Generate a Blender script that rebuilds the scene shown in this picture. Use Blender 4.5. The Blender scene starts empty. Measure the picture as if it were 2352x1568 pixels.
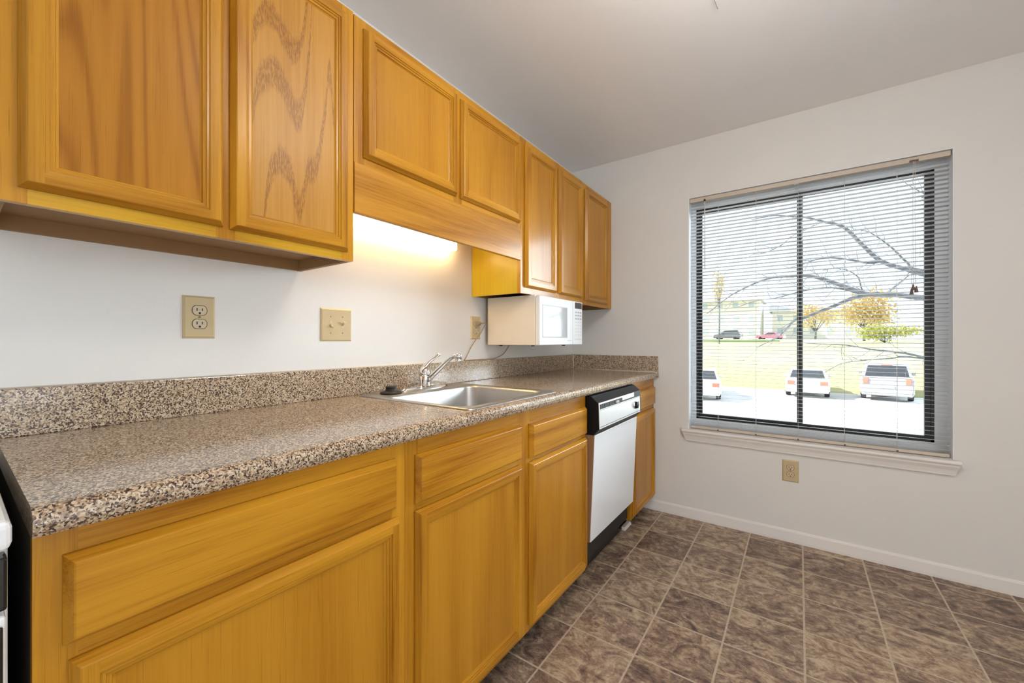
import bpy, bmesh, math, random
from mathutils import Vector, Matrix
rnd = random.Random(7)
S = bpy.context.scene
COL = S.collection

# ------------------------------------------------------------------ camera
CX, CZ = 1.398, 1.126
D = 2.748          # back wall
H = 2.395          # ceiling
cam = bpy.data.cameras.new('camera')
cam.sensor_width = 36.0
cam.lens = 926.4 / 2352 * 36.0
cam.shift_y = -1.8 / 2352
cam.clip_start = 0.01
cam.clip_end = 400
camo = bpy.data.objects.new('camera', cam)
camo.location = (CX, 0, CZ)
camo.rotation_euler = (math.radians(90), 0, math.radians(35.435))
COL.objects.link(camo)
S.camera = camo

# ------------------------------------------------------------------ view, world, sun, fill light
S.view_settings.view_transform = 'Standard'
S.view_settings.look = 'None'
S.view_settings.exposure = 0.0
S.view_settings.gamma = 1.0
S.view_settings.use_curve_mapping = False

SKY_STRENGTH = 1.75
SKY_PATCH_STRENGTH = 36.0    # bright sky patch added out of view to light the room and its reflections
SUN_STRENGTH = 12.0
FILL_POWER = 20.0
CEILING_LAMP_POWER = 18.0
TUBE_STRENGTH = 16.0

w = bpy.data.worlds.new('sky')
S.world = w
w.use_nodes = True
wt = w.node_tree
bg = wt.nodes['Background']
wc = wt.nodes.new('ShaderNodeTexCoord')
dotn = wt.nodes.new('ShaderNodeVectorMath'); dotn.operation = 'DOT_PRODUCT'
SKY_PATCH_DIR = Vector((math.sin(math.radians(43)), math.cos(math.radians(43)), 0.16)).normalized()
dotn.inputs[1].default_value = SKY_PATCH_DIR
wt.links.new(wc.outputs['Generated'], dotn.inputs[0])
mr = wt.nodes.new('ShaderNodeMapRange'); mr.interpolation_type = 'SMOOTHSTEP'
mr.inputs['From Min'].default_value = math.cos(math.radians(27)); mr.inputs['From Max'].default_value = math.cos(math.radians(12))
mr.inputs['To Min'].default_value = SKY_STRENGTH; mr.inputs['To Max'].default_value = SKY_PATCH_STRENGTH
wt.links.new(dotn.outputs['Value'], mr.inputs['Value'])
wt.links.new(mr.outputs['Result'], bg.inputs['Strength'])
bg.inputs['Color'].default_value = (0.82, 0.92, 1.0, 1)
w.cycles.sampling_method = 'MANUAL'
w.cycles.sample_map_resolution = 1024

sun = bpy.data.lights.new('sun', 'SUN')
sun.energy = SUN_STRENGTH
sun.angle = math.radians(0.6)
sun.color = (1.0, 0.95, 0.86)
suno = bpy.data.objects.new('sun', sun)
suno.rotation_euler = Vector((0.72, 0.18, -0.62)).to_track_quat('-Z', 'Y').to_euler()
suno.location = (-8, 10, 12)
COL.objects.link(suno)

def area(name, loc, direction, sx, sy, power, color):
    l = bpy.data.lights.new(name, 'AREA')
    l.shape = 'RECTANGLE'
    l.size, l.size_y = sx, sy
    l.energy = power
    l.color = color
    o = bpy.data.objects.new(name, l)
    o.location = loc
    o.rotation_euler = Vector(direction).to_track_quat('-Z', 'Z').to_euler()
    COL.objects.link(o)
    return o

# fill light added in an invented opening of the right-hand wall, behind the camera
area('fill_light', (3.40, -0.45, 1.08), (-1, 0.70, 0.10), 2.0, 2.0, FILL_POWER, (0.98, 0.985, 1.0))

# ------------------------------------------------------------------ node helpers
class NT:
    def __init__(self, name):
        self.m = bpy.data.materials.new(name)
        self.m.use_nodes = True
        self.t = self.m.node_tree
        self.n = self.t.nodes
        self.b = self.n['Principled BSDF']
    def new(self, typ, **kw):
        n = self.n.new(typ)
        for k, v in kw.items():
            setattr(n, k, v)
        return n
    def link(self, a, b):
        self.t.links.new(a, b)
    def put(self, sock, val):
        if hasattr(val, 'is_linked') or isinstance(val, bpy.types.NodeSocket):
            self.link(val, sock)
        else:
            sock.default_value = val
    def math(self, op, a, b=0.0, c=None):
        n = self.new('ShaderNodeMath', operation=op)
        self.put(n.inputs[0], a)
        self.put(n.inputs[1], b)
        if c is not None:
            self.put(n.inputs[2], c)
        return n.outputs[0]
    def coord(self, out='Object'):
        return self.new('ShaderNodeTexCoord').outputs[out]
    def mapping(self, vec, scale=(1, 1, 1), loc=(0, 0, 0)):
        n = self.new('ShaderNodeMapping')
        n.inputs['Scale'].default_value = scale
        self.put(n.inputs['Location'], loc)
        self.link(vec, n.inputs['Vector'])
        return n.outputs[0]
    def noise(self, vec, scale, detail=4, rough=0.5, dist=0.0):
        n = self.new('ShaderNodeTexNoise')
        n.inputs['Scale'].default_value = scale
        n.inputs['Detail'].default_value = detail
        n.inputs['Roughness'].default_value = rough
        n.inputs['Distortion'].default_value = dist
        self.link(vec, n.inputs['Vector'])
        return n.outputs[0]
    def ramp(self, fac, stops, interp='LINEAR'):
        n = self.new('ShaderNodeValToRGB')
        cr = n.color_ramp
        cr.interpolation = interp
        while len(cr.elements) < len(stops):
            cr.elements.new(0.5)
        for e, (p, c) in zip(cr.elements, stops):
            e.position = p
            e.color = (c[0], c[1], c[2], 1) if len(c) == 3 else c
        self.put(n.inputs[0], fac)
        return n.outputs[0]
    def mix(self, fac, a, b, mode='MIX'):
        n = self.new('ShaderNodeMix', data_type='RGBA', blend_type=mode)
        self.put(n.inputs[0], fac)
        for s, v in ((n.inputs[6], a), (n.inputs[7], b)):
            if isinstance(v, tuple):
                s.default_value = (v[0], v[1], v[2], 1)
            else:
                self.link(v, s)
        return n.outputs[2]
    def bump(self, h, strength=0.2, dist=0.002):
        n = self.new('ShaderNodeBump')
        n.inputs['Strength'].default_value = strength
        n.inputs['Distance'].default_value = dist
        self.link(h, n.inputs['Height'])
        self.link(n.outputs[0], self.b.inputs['Normal'])
    def set(self, **kw):
        names = {'color': 'Base Color', 'rough': 'Roughness', 'metal': 'Metallic', 'spec': 'Specular IOR Level',
                 'coat': 'Coat Weight', 'coat_rough': 'Coat Roughness', 'ior': 'IOR', 'trans': 'Transmission Weight',
                 'aniso': 'Anisotropic'}
        for k, v in kw.items():
            s = self.b.inputs[names[k]]
            if isinstance(v, tuple) and len(v) == 3:
                v = (*v, 1)
            self.put(s, v)

M = {}
def plain(name, color, rough=0.5, metal=0.0, coat=0.0, var=0.03, **kw):
    t = NT(name)
    c = t.coord()
    f = t.noise(c, 35, 3)
    lo = tuple(max(0, x * (1 - var)) for x in color)
    hi = tuple(min(1, x * (1 + var)) for x in color)
    t.set(color=t.ramp(f, [(0.3, lo), (0.7, hi)]), rough=rough, metal=metal, coat=coat, coat_rough=0.1, **kw)
    M[name] = t.m
    return t.m

def oak(name, axis, light, dark, ring=14.0, contrast=1.0, rough=0.32, lines=0.0, big_scale=3.4, stretch=0.10):
    """varnished oak, grain running along axis (0 x, 1 y, 2 z) of the thing's own frame"""
    t = NT(name)
    c = t.coord()
    oi = t.new('ShaderNodeObjectInfo').outputs['Random']
    off = t.new('ShaderNodeCombineXYZ')
    for i in range(3):
        t.link(t.math('MULTIPLY', oi, 7.3 + 3.1 * i), off.inputs[i])
    sc = [1.0, 1.0, 1.0]; sc[axis] = stretch
    sf = [1.0, 1.0, 1.0]; sf[axis] = 0.022
    v = t.mapping(c, tuple(sc), off.outputs[0])
    vf = t.mapping(c, tuple(sf), off.outputs[0])
    big = t.noise(v, big_scale, 2, 0.4)
    rings = t.math('PINGPONG', t.math('MULTIPLY', big, ring), 1.0)
    fine = t.noise(vf, 260, 3, 0.6)
    mid = t.noise(vf, 60, 3, 0.55)
    broad = t.noise(v, 1.6, 2)
    g = t.math('ADD', t.math('MULTIPLY', rings, 0.42), t.math('MULTIPLY', mid, 0.62))
    g = t.math('ADD', g, t.math('MULTIPLY', t.math('SUBTRACT', fine, 0.5), 0.55))
    md = tuple((a * 0.55 + b * 0.45) for a, b in zip(light, dark))
    col = t.ramp(g, [(0.22, dark), (0.42, md), (0.66, light), (0.9, tuple(min(1, x * 1.08) for x in light))])
    if lines:
        fl = t.ramp(t.math('ADD', rings, t.math('MULTIPLY', t.math('SUBTRACT', mid, 0.5), 0.5)), [(0.10, (0.66, 0.56, 0.44)), (0.42, (1, 1, 1))])
        col = t.mix(lines, col, fl, 'MULTIPLY')
    pores = t.ramp(t.noise(vf, 420, 2, 0.5), [(0.26, (0.55, 0.45, 0.35)), (0.40, (1, 1, 1))])
    col = t.mix(0.55 * contrast, col, pores, 'MULTIPLY')
    tone = t.ramp(broad, [(0.3, (0.93, 0.90, 0.86)), (0.7, (1.04, 1.02, 1.0))])
    col = t.mix(1.0, col, tone, 'MULTIPLY')
    t.set(color=col, rough=rough, coat=0.30, coat_rough=0.18, spec=0.14)
    t.bump(t.math('ADD', t.math('MULTIPLY', fine, 0.5), mid), 0.10, 0.001)
    M[name] = t.m
    return t

OL, OD = (0.565, 0.268, 0.020), (0.35, 0.134, 0.007)
oak('oak_vertical', 2, OL, OD)
oak('oak_lengthwise', 1, OL, OD)
oak('oak_panel', 2, (0.535, 0.248, 0.020), (0.43, 0.180, 0.011), ring=9.0, contrast=0.8)
oak('oak_panel_flamed', 2, (0.455, 0.194, 0.017), (0.37, 0.142, 0.010), ring=60.0, contrast=0.7, lines=0.40, big_scale=4.6, stretch=0.055)
oak('oak_rail_yellow', 1, (0.63, 0.355, 0.024), (0.40, 0.185, 0.010), ring=20.0)
oak('oak_side_veneer', 2, (0.60, 0.42, 0.022), (0.53, 0.35, 0.016), ring=5.0, contrast=0.3)
oak('oak_valance', 1, (0.59, 0.28, 0.036), (0.37, 0.15, 0.012), ring=16.0)
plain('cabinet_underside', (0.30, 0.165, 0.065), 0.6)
plain('cabinet_inside', (0.38, 0.24, 0.12), 0.7)
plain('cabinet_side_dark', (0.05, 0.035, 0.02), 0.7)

# panel with the three jagged cathedral bands (real figure of the veneer)
def cathedral(name, y0, y1, curves):
    t = oak(name, 2, (0.60, 0.31, 0.060), (0.48, 0.225, 0.034), ring=4.0, contrast=0.35)
    c = t.coord()
    sep = t.new('ShaderNodeSeparateXYZ'); t.link(c, sep.inputs[0])
    wob = t.noise(t.mapping(c, (1, 1, 0.15)), 95, 3, 0.7)
    yn = t.math('DIVIDE', t.math('SUBTRACT', sep.outputs[1], y0), y1 - y0)
    spk = t.noise(t.mapping(c, (1, 1, 0.14)), 420, 2, 0.7)
    total = None
    for pts, width in curves:
        fc = t.new('ShaderNodeFloatCurve')
        cv = fc.mapping.curves[0]
        while len(cv.points) < len(pts):
            cv.points.new(0.5, 0.5)
        for p, q in zip(cv.points, pts):
            p.location = q
            p.handle_type = 'AUTO'
        fc.mapping.update()
        t.link(yn, fc.inputs['Value'])
        d = t.math('ABSOLUTE', t.math('SUBTRACT', t.math('ADD', sep.outputs[2], t.math('MULTIPLY', t.math('SUBTRACT', wob, 0.5), 0.05)), fc.outputs[0]))
        band = t.math('SUBTRACT', 1.0, t.math('DIVIDE', d, width)); 
        band = t.math('MAXIMUM', band, 0.0)
        total = band if total is None else t.math('MAXIMUM', total, band)
    mask = t.math('MULTIPLY', t.math('MINIMUM', t.math('MULTIPLY', total, 2.2), 1.0), t.math('MINIMUM', t.math('MAXIMUM', t.math('MULTIPLY', t.math('SUBTRACT', spk, 0.36), 5.0), 0.12), 1.0))
    old = t.b.inputs['Base Color'].links[0].from_socket
    col = t.mix(t.math('MULTIPLY', mask, 0.72), old, (0.23, 0.082, 0.012))
    t.set(color=col, coat=0.22, coat_rough=0.30, rough=0.42)
    return t.m

def granite():
    t = NT('speckled_laminate')
    c = t.coord()
    vo = t.new('ShaderNodeTexVoronoi'); vo.inputs['Scale'].default_value = 390
    vo.inputs['Randomness'].default_value = 1.0
    dn = t.noise(c, 90, 2)
    dv = t.new('ShaderNodeVectorMath', operation='ADD')
    sc = t.new('ShaderNodeVectorMath', operation='SCALE'); sc.inputs['Scale'].default_value = 0.006
    nz = t.new('ShaderNodeTexNoise'); nz.inputs['Scale'].default_value = 150
    t.link(c, nz.inputs['Vector']); t.link(nz.outputs['Color'], sc.inputs[0])
    t.link(c, dv.inputs[0]); t.link(sc.outputs[0], dv.inputs[1])
    t.link(dv.outputs[0], vo.inputs['Vector'])
    bw = t.new('ShaderNodeSeparateColor'); t.link(vo.outputs['Color'], bw.inputs[0])
    clump = t.noise(c, 75, 2)
    f = t.math('ADD', t.math('MULTIPLY', bw.outputs[0], 0.72), t.math('MULTIPLY', clump, 0.28))
    col = t.ramp(f, [(0.0, (0.03, 0.022, 0.020)), (0.27, (0.07, 0.047, 0.040)), (0.36, (0.24, 0.158, 0.10)),
                     (0.52, (0.44, 0.31, 0.20)), (0.68, (0.60, 0.46, 0.315)), (0.85, (0.70, 0.60, 0.47))])
    t.set(color=col, rough=0.13, spec=0.6)
    M['granite'] = t.m
granite()

def vinyl(px, py, p):
    t = NT('vinyl_tile_floor')
    c = t.coord('Object')
    sep = t.new('ShaderNodeSeparateXYZ'); t.link(c, sep.inputs[0])
    fx = t.math('DIVIDE', t.math('SUBTRACT', sep.outputs[0], px), p)
    fy = t.math('DIVIDE', t.math('SUBTRACT', sep.outputs[1], py), p)
    ix = t.math('FLOOR', fx); iy = t.math('FLOOR', fy)
    gx = t.math('ABSOLUTE', t.math('SUBTRACT', t.math('FRACT', fx), 0.5))
    gy = t.math('ABSOLUTE', t.math('SUBTRACT', t.math('FRACT', fy), 0.5))
    g = t.math('MAXIMUM', gx, gy)
    gn = t.noise(c, 60, 2)
    grout = t.ramp(t.math('ADD', g, t.math('MULTIPLY', t.math('SUBTRACT', gn, 0.5), 0.006)), [(0.4850, (0, 0, 0)), (0.4885, (1, 1, 1))])
    cell = t.new('ShaderNodeCombineXYZ'); t.link(ix, cell.inputs[0]); t.link(iy, cell.inputs[1])
    wn = t.new('ShaderNodeTexWhiteNoise', noise_dimensions='3D'); t.link(cell.outputs[0], wn.inputs['Vector'])
    off = t.new('ShaderNodeVectorMath', operation='SCALE'); off.inputs['Scale'].default_value = 9.0
    t.link(wn.outputs['Color'], off.inputs[0])
    v = t.new('ShaderNodeVectorMath', operation='ADD'); t.link(c, v.inputs[0]); t.link(off.outputs[0], v.inputs[1])
    v2 = t.mapping(v.outputs[0], (1.0, 1.35, 1))
    a = t.noise(v2, 10, 9, 0.68, 1.6)
    b = t.noise(v2, 46, 6, 0.72, 0.9)
    f = t.math('ADD', t.math('MULTIPLY', a, 0.62), t.math('MULTIPLY', b, 0.38))
    f = t.math('ADD', f, t.math('MULTIPLY', t.math('SUBTRACT', wn.outputs['Value'], 0.5), 0.08))
    col = t.ramp(f, [(0.375, (0.085, 0.053, 0.042)), (0.43, (0.165, 0.105, 0.078)), (0.49, (0.265, 0.180, 0.128)), (0.55, (0.42, 0.305, 0.205)), (0.63, (0.60, 0.475, 0.33))])
    gc = t.ramp(gn, [(0.3, (0.50, 0.40, 0.29)), (0.7, (0.60, 0.50, 0.37))])
    col = t.mix(grout, col, gc)
    t.set(color=col, rough=t.math('ADD', 0.34, t.math('MULTIPLY', b, 0.12)), spec=0.4)
    t.bump(t.math('SUBTRACT', t.math('MULTIPLY', b, 0.4), grout), 0.12, 0.001)
    M['vinyl'] = t.m
vinyl(0.6675, 0.1877, 0.2490)

def paint(name, color, bump=0.12, rough=0.6):
    t = NT(name)
    c = t.coord()
    f = t.noise(c, 5, 3)
    t.set(color=t.ramp(f, [(0.3, tuple(x * 0.985 for x in color)), (0.7, color)]), rough=rough, spec=0.35)
    n = t.math('ADD', t.noise(c, 220, 2), t.math('MULTIPLY', t.ramp(t.noise(c, 28, 2), [(0.70, (0, 0, 0)), (0.78, (1, 1, 1))]), 1.2))
    t.bump(n, bump, 0.0012)
    M[name] = t.m
paint('wall_paint', (0.80, 0.782, 0.748))
paint('ceiling_paint', (0.92, 0.91, 0.905), 0.15, 0.45)
paint('trim_paint', (0.84, 0.80, 0.76), 0.03, 0.4)
paint('window_white', (0.88, 0.91, 0.94), 0.02, 0.45)
paint('exterior_wall', (0.45, 0.36, 0.30), 0.2, 0.8)

def brushed():
    t = NT('brushed_steel')
    c = t.coord()
    f = t.noise(t.mapping(c, (1, 0.03, 1)), 500, 2)
    t.set(color=t.ramp(f, [(0.3, (0.44, 0.43, 0.415)), (0.7, (0.56, 0.55, 0.535))]), metal=1.0, rough=t.math('ADD', 0.30, t.math('MULTIPLY', f, 0.14)))
    M['steel'] = t.m
brushed()
plain('chrome', (0.80, 0.80, 0.80), 0.07, 1.0)
plain('black_plastic', (0.008, 0.008, 0.009), 0.45, spec=0.25)
plain('black_gloss', (0.010, 0.011, 0.012), 0.12, 0, 0.5)
plain('dark_bronze_frame', (0.016, 0.018, 0.020), 0.4)
plain('toe_kick_black', (0.022, 0.018, 0.016), 0.6)
plain('rubber', (0.012, 0.011, 0.010), 0.55)
plain('white_enamel', (0.90, 0.92, 0.94), 0.22, 0, 0.4, 0.01)
plain('cream_enamel', (0.80, 0.72, 0.60), 0.35, 0, 0.1, 0.01)
plain('white_plastic', (0.82, 0.83, 0.84), 0.40, 0, 0.0, 0.01)
plain('grey_plastic', (0.42, 0.43, 0.44), 0.4)
plain('fin_grey', (0.16, 0.17, 0.18), 0.4)
plain('oven_window', (0.50, 0.51, 0.52), 0.09, 0, 0.0, 0.02, spec=0.22)
plain('display_dark', (0.035, 0.03, 0.035), 0.12, 0, 0.5)
plain('ivory_plastic', (0.60, 0.47, 0.27), 0.35, 0, 0.15, 0.02)
plain('ivory_face', (0.62, 0.52, 0.36), 0.4)
plain('slot_dark', (0.02, 0.015, 0.012), 0.6)
plain('screw_metal', (0.40, 0.33, 0.22), 0.35, 0.6)
plain('silver_plate', (0.86, 0.87, 0.88), 0.30, 0.35, 0.0, 0.01)
plain('copper_edge', (0.36, 0.19, 0.095), 0.45, 0.15)
plain('cord_beige', (0.36, 0.27, 0.17), 0.5)
plain('slat_white', (0.62, 0.63, 0.645), 0.45, 0, 0, 0.01)
plain('headrail_beige', (0.62, 0.53, 0.43), 0.4, 0, 0, 0.01)
plain('string_white', (0.75, 0.74, 0.70), 0.7)
plain('tassel_wood', (0.16, 0.10, 0.08), 0.5)
plain('caulk', (0.72, 0.66, 0.56), 0.6)
plain('asphalt', (0.46, 0.45, 0.44), 0.9, 0, 0, 0.1)
plain('lot_paint', (0.5, 0.5, 0.48), 0.8)
plain('bark', (0.15, 0.155, 0.17), 0.9, 0, 0, 0.3)
plain('car_white', (0.75, 0.75, 0.76), 0.25, 0, 0.6, 0.01)
plain('car_silver', (0.42, 0.42, 0.45), 0.3, 0.2, 0.5, 0.01)
plain('car_dark', (0.10, 0.11, 0.13), 0.3, 0, 0.5)
plain('car_red', (0.55, 0.14, 0.20), 0.3, 0, 0.5)
plain('car_glass', (0.10, 0.11, 0.13), 0.08, 0, 0.5)
plain('tail_red', (0.80, 0.22, 0.14), 0.3, 0, 0.3)
plain('tyre', (0.015, 0.015, 0.016), 0.8)
plain('siding_pale', (0.80, 0.76, 0.70), 0.8)
plain('roof_grey', (0.55, 0.53, 0.52), 0.9)
plain('pane_blue', (0.45, 0.52, 0.58), 0.2)
plain('leaf_orange', (0.66, 0.50, 0.24), 0.8, 0, 0, 0.25)
plain('leaf_yellow_green', (0.52, 0.52, 0.18), 0.8, 0, 0, 0.25)
plain('leaf_tan', (0.60, 0.50, 0.30), 0.8, 0, 0, 0.25)

def lawn():
    t = NT('lawn')
    c = t.coord()
    f = t.noise(c, 0.35, 6, 0.6)
    t.set(color=t.ramp(f, [(0.3, (0.33, 0.34, 0.15)), (0.7, (0.42, 0.40, 0.19))]), rough=0.95)
    M['lawn'] = t.m
    t = NT('lawn_green')
    c = t.coord()
    f = t.noise(c, 0.6, 5)
    t.set(color=t.ramp(f, [(0.3, (0.09, 0.15, 0.05)), (0.7, (0.12, 0.19, 0.07))]), rough=0.95)
    M['lawn_green'] = t.m
lawn()

def glass():
    m = bpy.data.materials.new('window_glass'); m.use_nodes = True
    t = m.node_tree; t.nodes.clear()
    out = t.nodes.new('ShaderNodeOutputMaterial')
    mx = t.nodes.new('ShaderNodeMixShader')
    tr = t.nodes.new('ShaderNodeBsdfTransparent'); tr.inputs[0].default_value = (0.95, 0.97, 0.97, 1)
    gl = t.nodes.new('ShaderNodeBsdfGlossy'); gl.inputs['Roughness'].default_value = 0.02
    fr = t.nodes.new('ShaderNodeFresnel'); fr.inputs[0].default_value = 1.3
    t.links.new(fr.outputs[0], mx.inputs[0]); t.links.new(tr.outputs[0], mx.inputs[1]); t.links.new(gl.outputs[0], mx.inputs[2])
    t.links.new(mx.outputs[0], out.inputs[0])
    M['glass'] = m
glass()

def emit(name, color, strength):
    m = bpy.data.materials.new(name); m.use_nodes = True
    b = m.node_tree.nodes['Principled BSDF']
    b.inputs['Base Color'].default_value = (0.8, 0.8, 0.8, 1)
    b.inputs['Emission Color'].default_value = (*color, 1)
    b.inputs['Emission Strength'].default_value = strength
    M[name] = m
emit('tube_glow', (1.0, 0.70, 0.31), TUBE_STRENGTH)
emit('lamp_glow', (1.0, 0.975, 0.945), CEILING_LAMP_POWER)

# ------------------------------------------------------------------ mesh builder
def thing(name, label, cat, loc=(0, 0, 0), group=None, kind=None):
    o = bpy.data.objects.new(name, None)
    o.empty_display_size = 0.05
    COL.objects.link(o)
    o.location = loc
    if label: o['label'] = label
    if cat: o['category'] = cat
    if group: o['group'] = group
    if kind: o['kind'] = kind
    return o

def rootloc(o):
    v = Vector((0, 0, 0))
    while o is not None:
        v += Vector(o.location)
        o = o.parent
    return v

class MB:
    """collects geometry in world coordinates and links it as ONE mesh object"""
    def __init__(self):
        self.bm = bmesh.new()
        self.slots = []
    def mi(self, m):
        if m not in self.slots:
            self.slots.append(m)
        return self.slots.index(m)
    def face(self, pts, m, smooth=False):
        vs = [self.bm.verts.new(p) for p in pts]
        f = self.bm.faces.new(vs)
        f.material_index = self.mi(m); f.smooth = smooth
        return f
    def box(self, x0, y0, z0, x1, y1, z1, m, bevel=0.0, seg=2):
        vs = [self.bm.verts.new((x, y, z)) for z in (z0, z1) for y in (y0, y1) for x in (x0, x1)]
        idx = ((0, 2, 3, 1), (4, 5, 7, 6), (0, 1, 5, 4), (2, 6, 7, 3), (0, 4, 6, 2), (1, 3, 7, 5))
        fs = []
        k = self.mi(m)
        for f in idx:
            fc = self.bm.faces.new([vs[i] for i in f]); fc.material_index = k; fs.append(fc)
        if bevel > 0:
            es = list({e for f in fs for e in f.edges})
            r = bmesh.ops.bevel(self.bm, geom=es, offset=bevel, segments=seg, affect='EDGES', profile=0.5)
            for f in r['faces']:
                f.material_index = k
        return self
    def prism(self, prof, axis, a, b, m, smooth=False, bevel=0.0):
        """extrude a closed 2D profile along axis: 'y' takes (x,z), 'x' takes (y,z), 'z' takes (x,y)"""
        def P(p, t):
            return {'y': (p[0], t, p[1]), 'x': (t, p[0], p[1]), 'z': (p[0], p[1], t)}[axis]
        k = self.mi(m)
        A = [self.bm.verts.new(P(p, a)) for p in prof]
        Bv = [self.bm.verts.new(P(p, b)) for p in prof]
        n = len(prof); fs = []
        for i in range(n):
            f = self.bm.faces.new((A[i], A[(i + 1) % n], Bv[(i + 1) % n], Bv[i])); f.smooth = smooth; fs.append(f)
        fs.append(self.bm.faces.new(list(reversed(A)))); fs.append(self.bm.faces.new(Bv))
        for f in fs: f.material_index = k
        bmesh.ops.recalc_face_normals(self.bm, faces=fs)
        if bevel > 0:
            es = list({e for f in fs for e in f.edges})
            r = bmesh.ops.bevel(self.bm, geom=es, offset=bevel, segments=2, affect='EDGES', profile=0.5)
            for f in r['faces']: f.material_index = k
        return self
    def tube(self, pts, r, m, seg=10, closed_ends=True, flat=None):
        pts = [Vector(p) for p in pts]
        n = len(pts)
        rs = r if isinstance(r, (list, tuple)) else [r] * n
        k = self.mi(m)
        rings = []
        up = Vector((0, 0, 1))
        prevn = None
        for i, p in enumerate(pts):
            d = (pts[min(i + 1, n - 1)] - pts[max(i - 1, 0)])
            d.normalize()
            if prevn is None:
                a = up if abs(d.z) < 0.9 else Vector((1, 0, 0))
                nn = d.cross(a).normalized()
            else:
                nn = (prevn - d * prevn.dot(d)).normalized()
            prevn = nn
            bb = d.cross(nn)
            ring = []
            for j in range(seg):
                t = 2 * math.pi * j / seg
                ring.append(self.bm.verts.new(p + nn * (rs[i] * math.cos(t)) + bb * (rs[i] * math.sin(t) * (flat or 1.0))))
            rings.append(ring)
        for i in range(n - 1):
            for j in range(seg):
                f = self.bm.faces.new((rings[i][j], rings[i][(j + 1) % seg], rings[i + 1][(j + 1) % seg], rings[i + 1][j]))
                f.smooth = True; f.material_index = k
        if closed_ends:
            f = self.bm.faces.new(list(reversed(rings[0]))); f.material_index = k
            f = self.bm.faces.new(rings[-1]); f.material_index = k
        return self
    def lathe(self, prof, origin, m, axis=(0, 0, 1), seg=28, smooth=True):
        """prof: list of (radius, height) along axis from origin"""
        k = self.mi(m)
        rot = Vector((0, 0, 1)).rotation_difference(Vector(axis)).to_matrix()
        o = Vector(origin)
        rings = []
        for r, h in prof:
            if r < 1e-6:
                rings.append([self.bm.verts.new(o + rot @ Vector((0, 0, h)))])
            else:
                rings.append([self.bm.verts.new(o + rot @ Vector((r * math.cos(2 * math.pi * j / seg), r * math.sin(2 * math.pi * j / seg), h))) for j in range(seg)])
        for a, b in zip(rings, rings[1:]):
            for j in range(seg):
                j2 = (j + 1) % seg
                if len(a) == 1 and len(b) == 1: continue
                if len(a) == 1: vs = (a[0], b[j2], b[j]) [::-1]
                elif len(b) == 1: vs = (a[j], a[j2], b[0])
                else: vs = (a[j], a[j2], b[j2], b[j])
                f = self.bm.faces.new(vs); f.smooth = smooth; f.material_index = k
        return self
    def build(self, name, parent=None, loc=None, **props):
        bmesh.ops.recalc_face_normals(self.bm, faces=self.bm.faces[:])
        base = rootloc(parent) if parent is not None else Vector(loc or (0, 0, 0))
        bmesh.ops.translate(self.bm, verts=self.bm.verts[:], vec=-base)
        me = bpy.data.meshes.new(name)
        self.bm.to_mesh(me); self.bm.free()
        for m in self.slots:
            me.materials.append(M[m])
        o = bpy.data.objects.new(name, me)
        COL.objects.link(o)
        if parent is not None:
            o.parent = parent
        else:
            o.location = base
        for k, v in props.items():
            o[k] = v
        return o

def struct(name, mb, loc=None):
    return mb.build(name, None, loc, kind='structure')

def copy_tree(o, parent=None):
    c = o.copy(); COL.objects.link(c); c.parent = parent
    for ch in list(o.children):
        copy_tree(ch, c)
    return c

# ------------------------------------------------------------------ room shell
RX = 3.35     # right wall
RY = -3.2     # rear wall
WX0, WX1, WZ0, WZ1 = 0.823, 1.992, 0.545, 2.035     # window opening
m = MB(); m.box(0, RY, -0.10, RX, D, 0, 'vinyl'); struct('floor', m)
m = MB(); m.box(-0.14, RY - 0.14, H, RX + 0.14, D + 0.14, H + 0.14, 'ceiling_paint'); struct('ceiling', m)
m = MB(); m.box(-0.14, RY - 0.14, -1.7, 0, D + 0.14, H, 'wall_paint'); struct('wall_left', m)
m = MB()
for a in ((RX, RY - 0.14, -1.7, RX + 0.14, -1.50, H), (RX, 0.60, -1.7, RX + 0.14, D + 0.14, H), (RX, -1.50, 2.12, RX + 0.14, 0.60, H), (RX, -1.50, -1.7, RX + 0.14, 0.60, 0.0)):
    m.box(*a, 'wall_paint')
struct('wall_right', m)  # its opening is invented, made for the added fill light
m = MB()
for a in ((0, D, -1.7, WX0, D + 0.14, H), (WX1, D, -1.7, RX, D + 0.14, H), (WX0, D, -1.7, WX1, D + 0.14, WZ0), (WX0, D, WZ1, WX1, D + 0.14, H)):
    m.box(*a, 'wall_paint')
bmesh.ops.remove_doubles(m.bm, verts=m.bm.verts[:], dist=1e-5)
struct('wall_back', m)
m = MB(); m.box(0, RY - 0.14, -1.7, RX, RY, H, 'wall_paint'); struct('wall_rear', m)
# baseboards
def bb_prof(t=0.0, s=1):
    return [(0, 0.0), (s * 0.013, 0.0), (s * 0.013, 0.012), (s * 0.011, 0.030), (s * 0.009, 0.056), (s * 0.005, 0.064), (0, 0.067)]
m = MB(); m.prism([(D + p[0], p[1]) for p in bb_prof(s=-1)], 'x', 0.545, RX, 'trim_paint'); struct('baseboard_back', m)
m = MB(); m.prism([(RX + p[0], p[1]) for p in bb_prof(s=-1)], 'y', 0.60, D - 0.014, 'trim_paint'); struct('baseboard_right', m)

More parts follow.
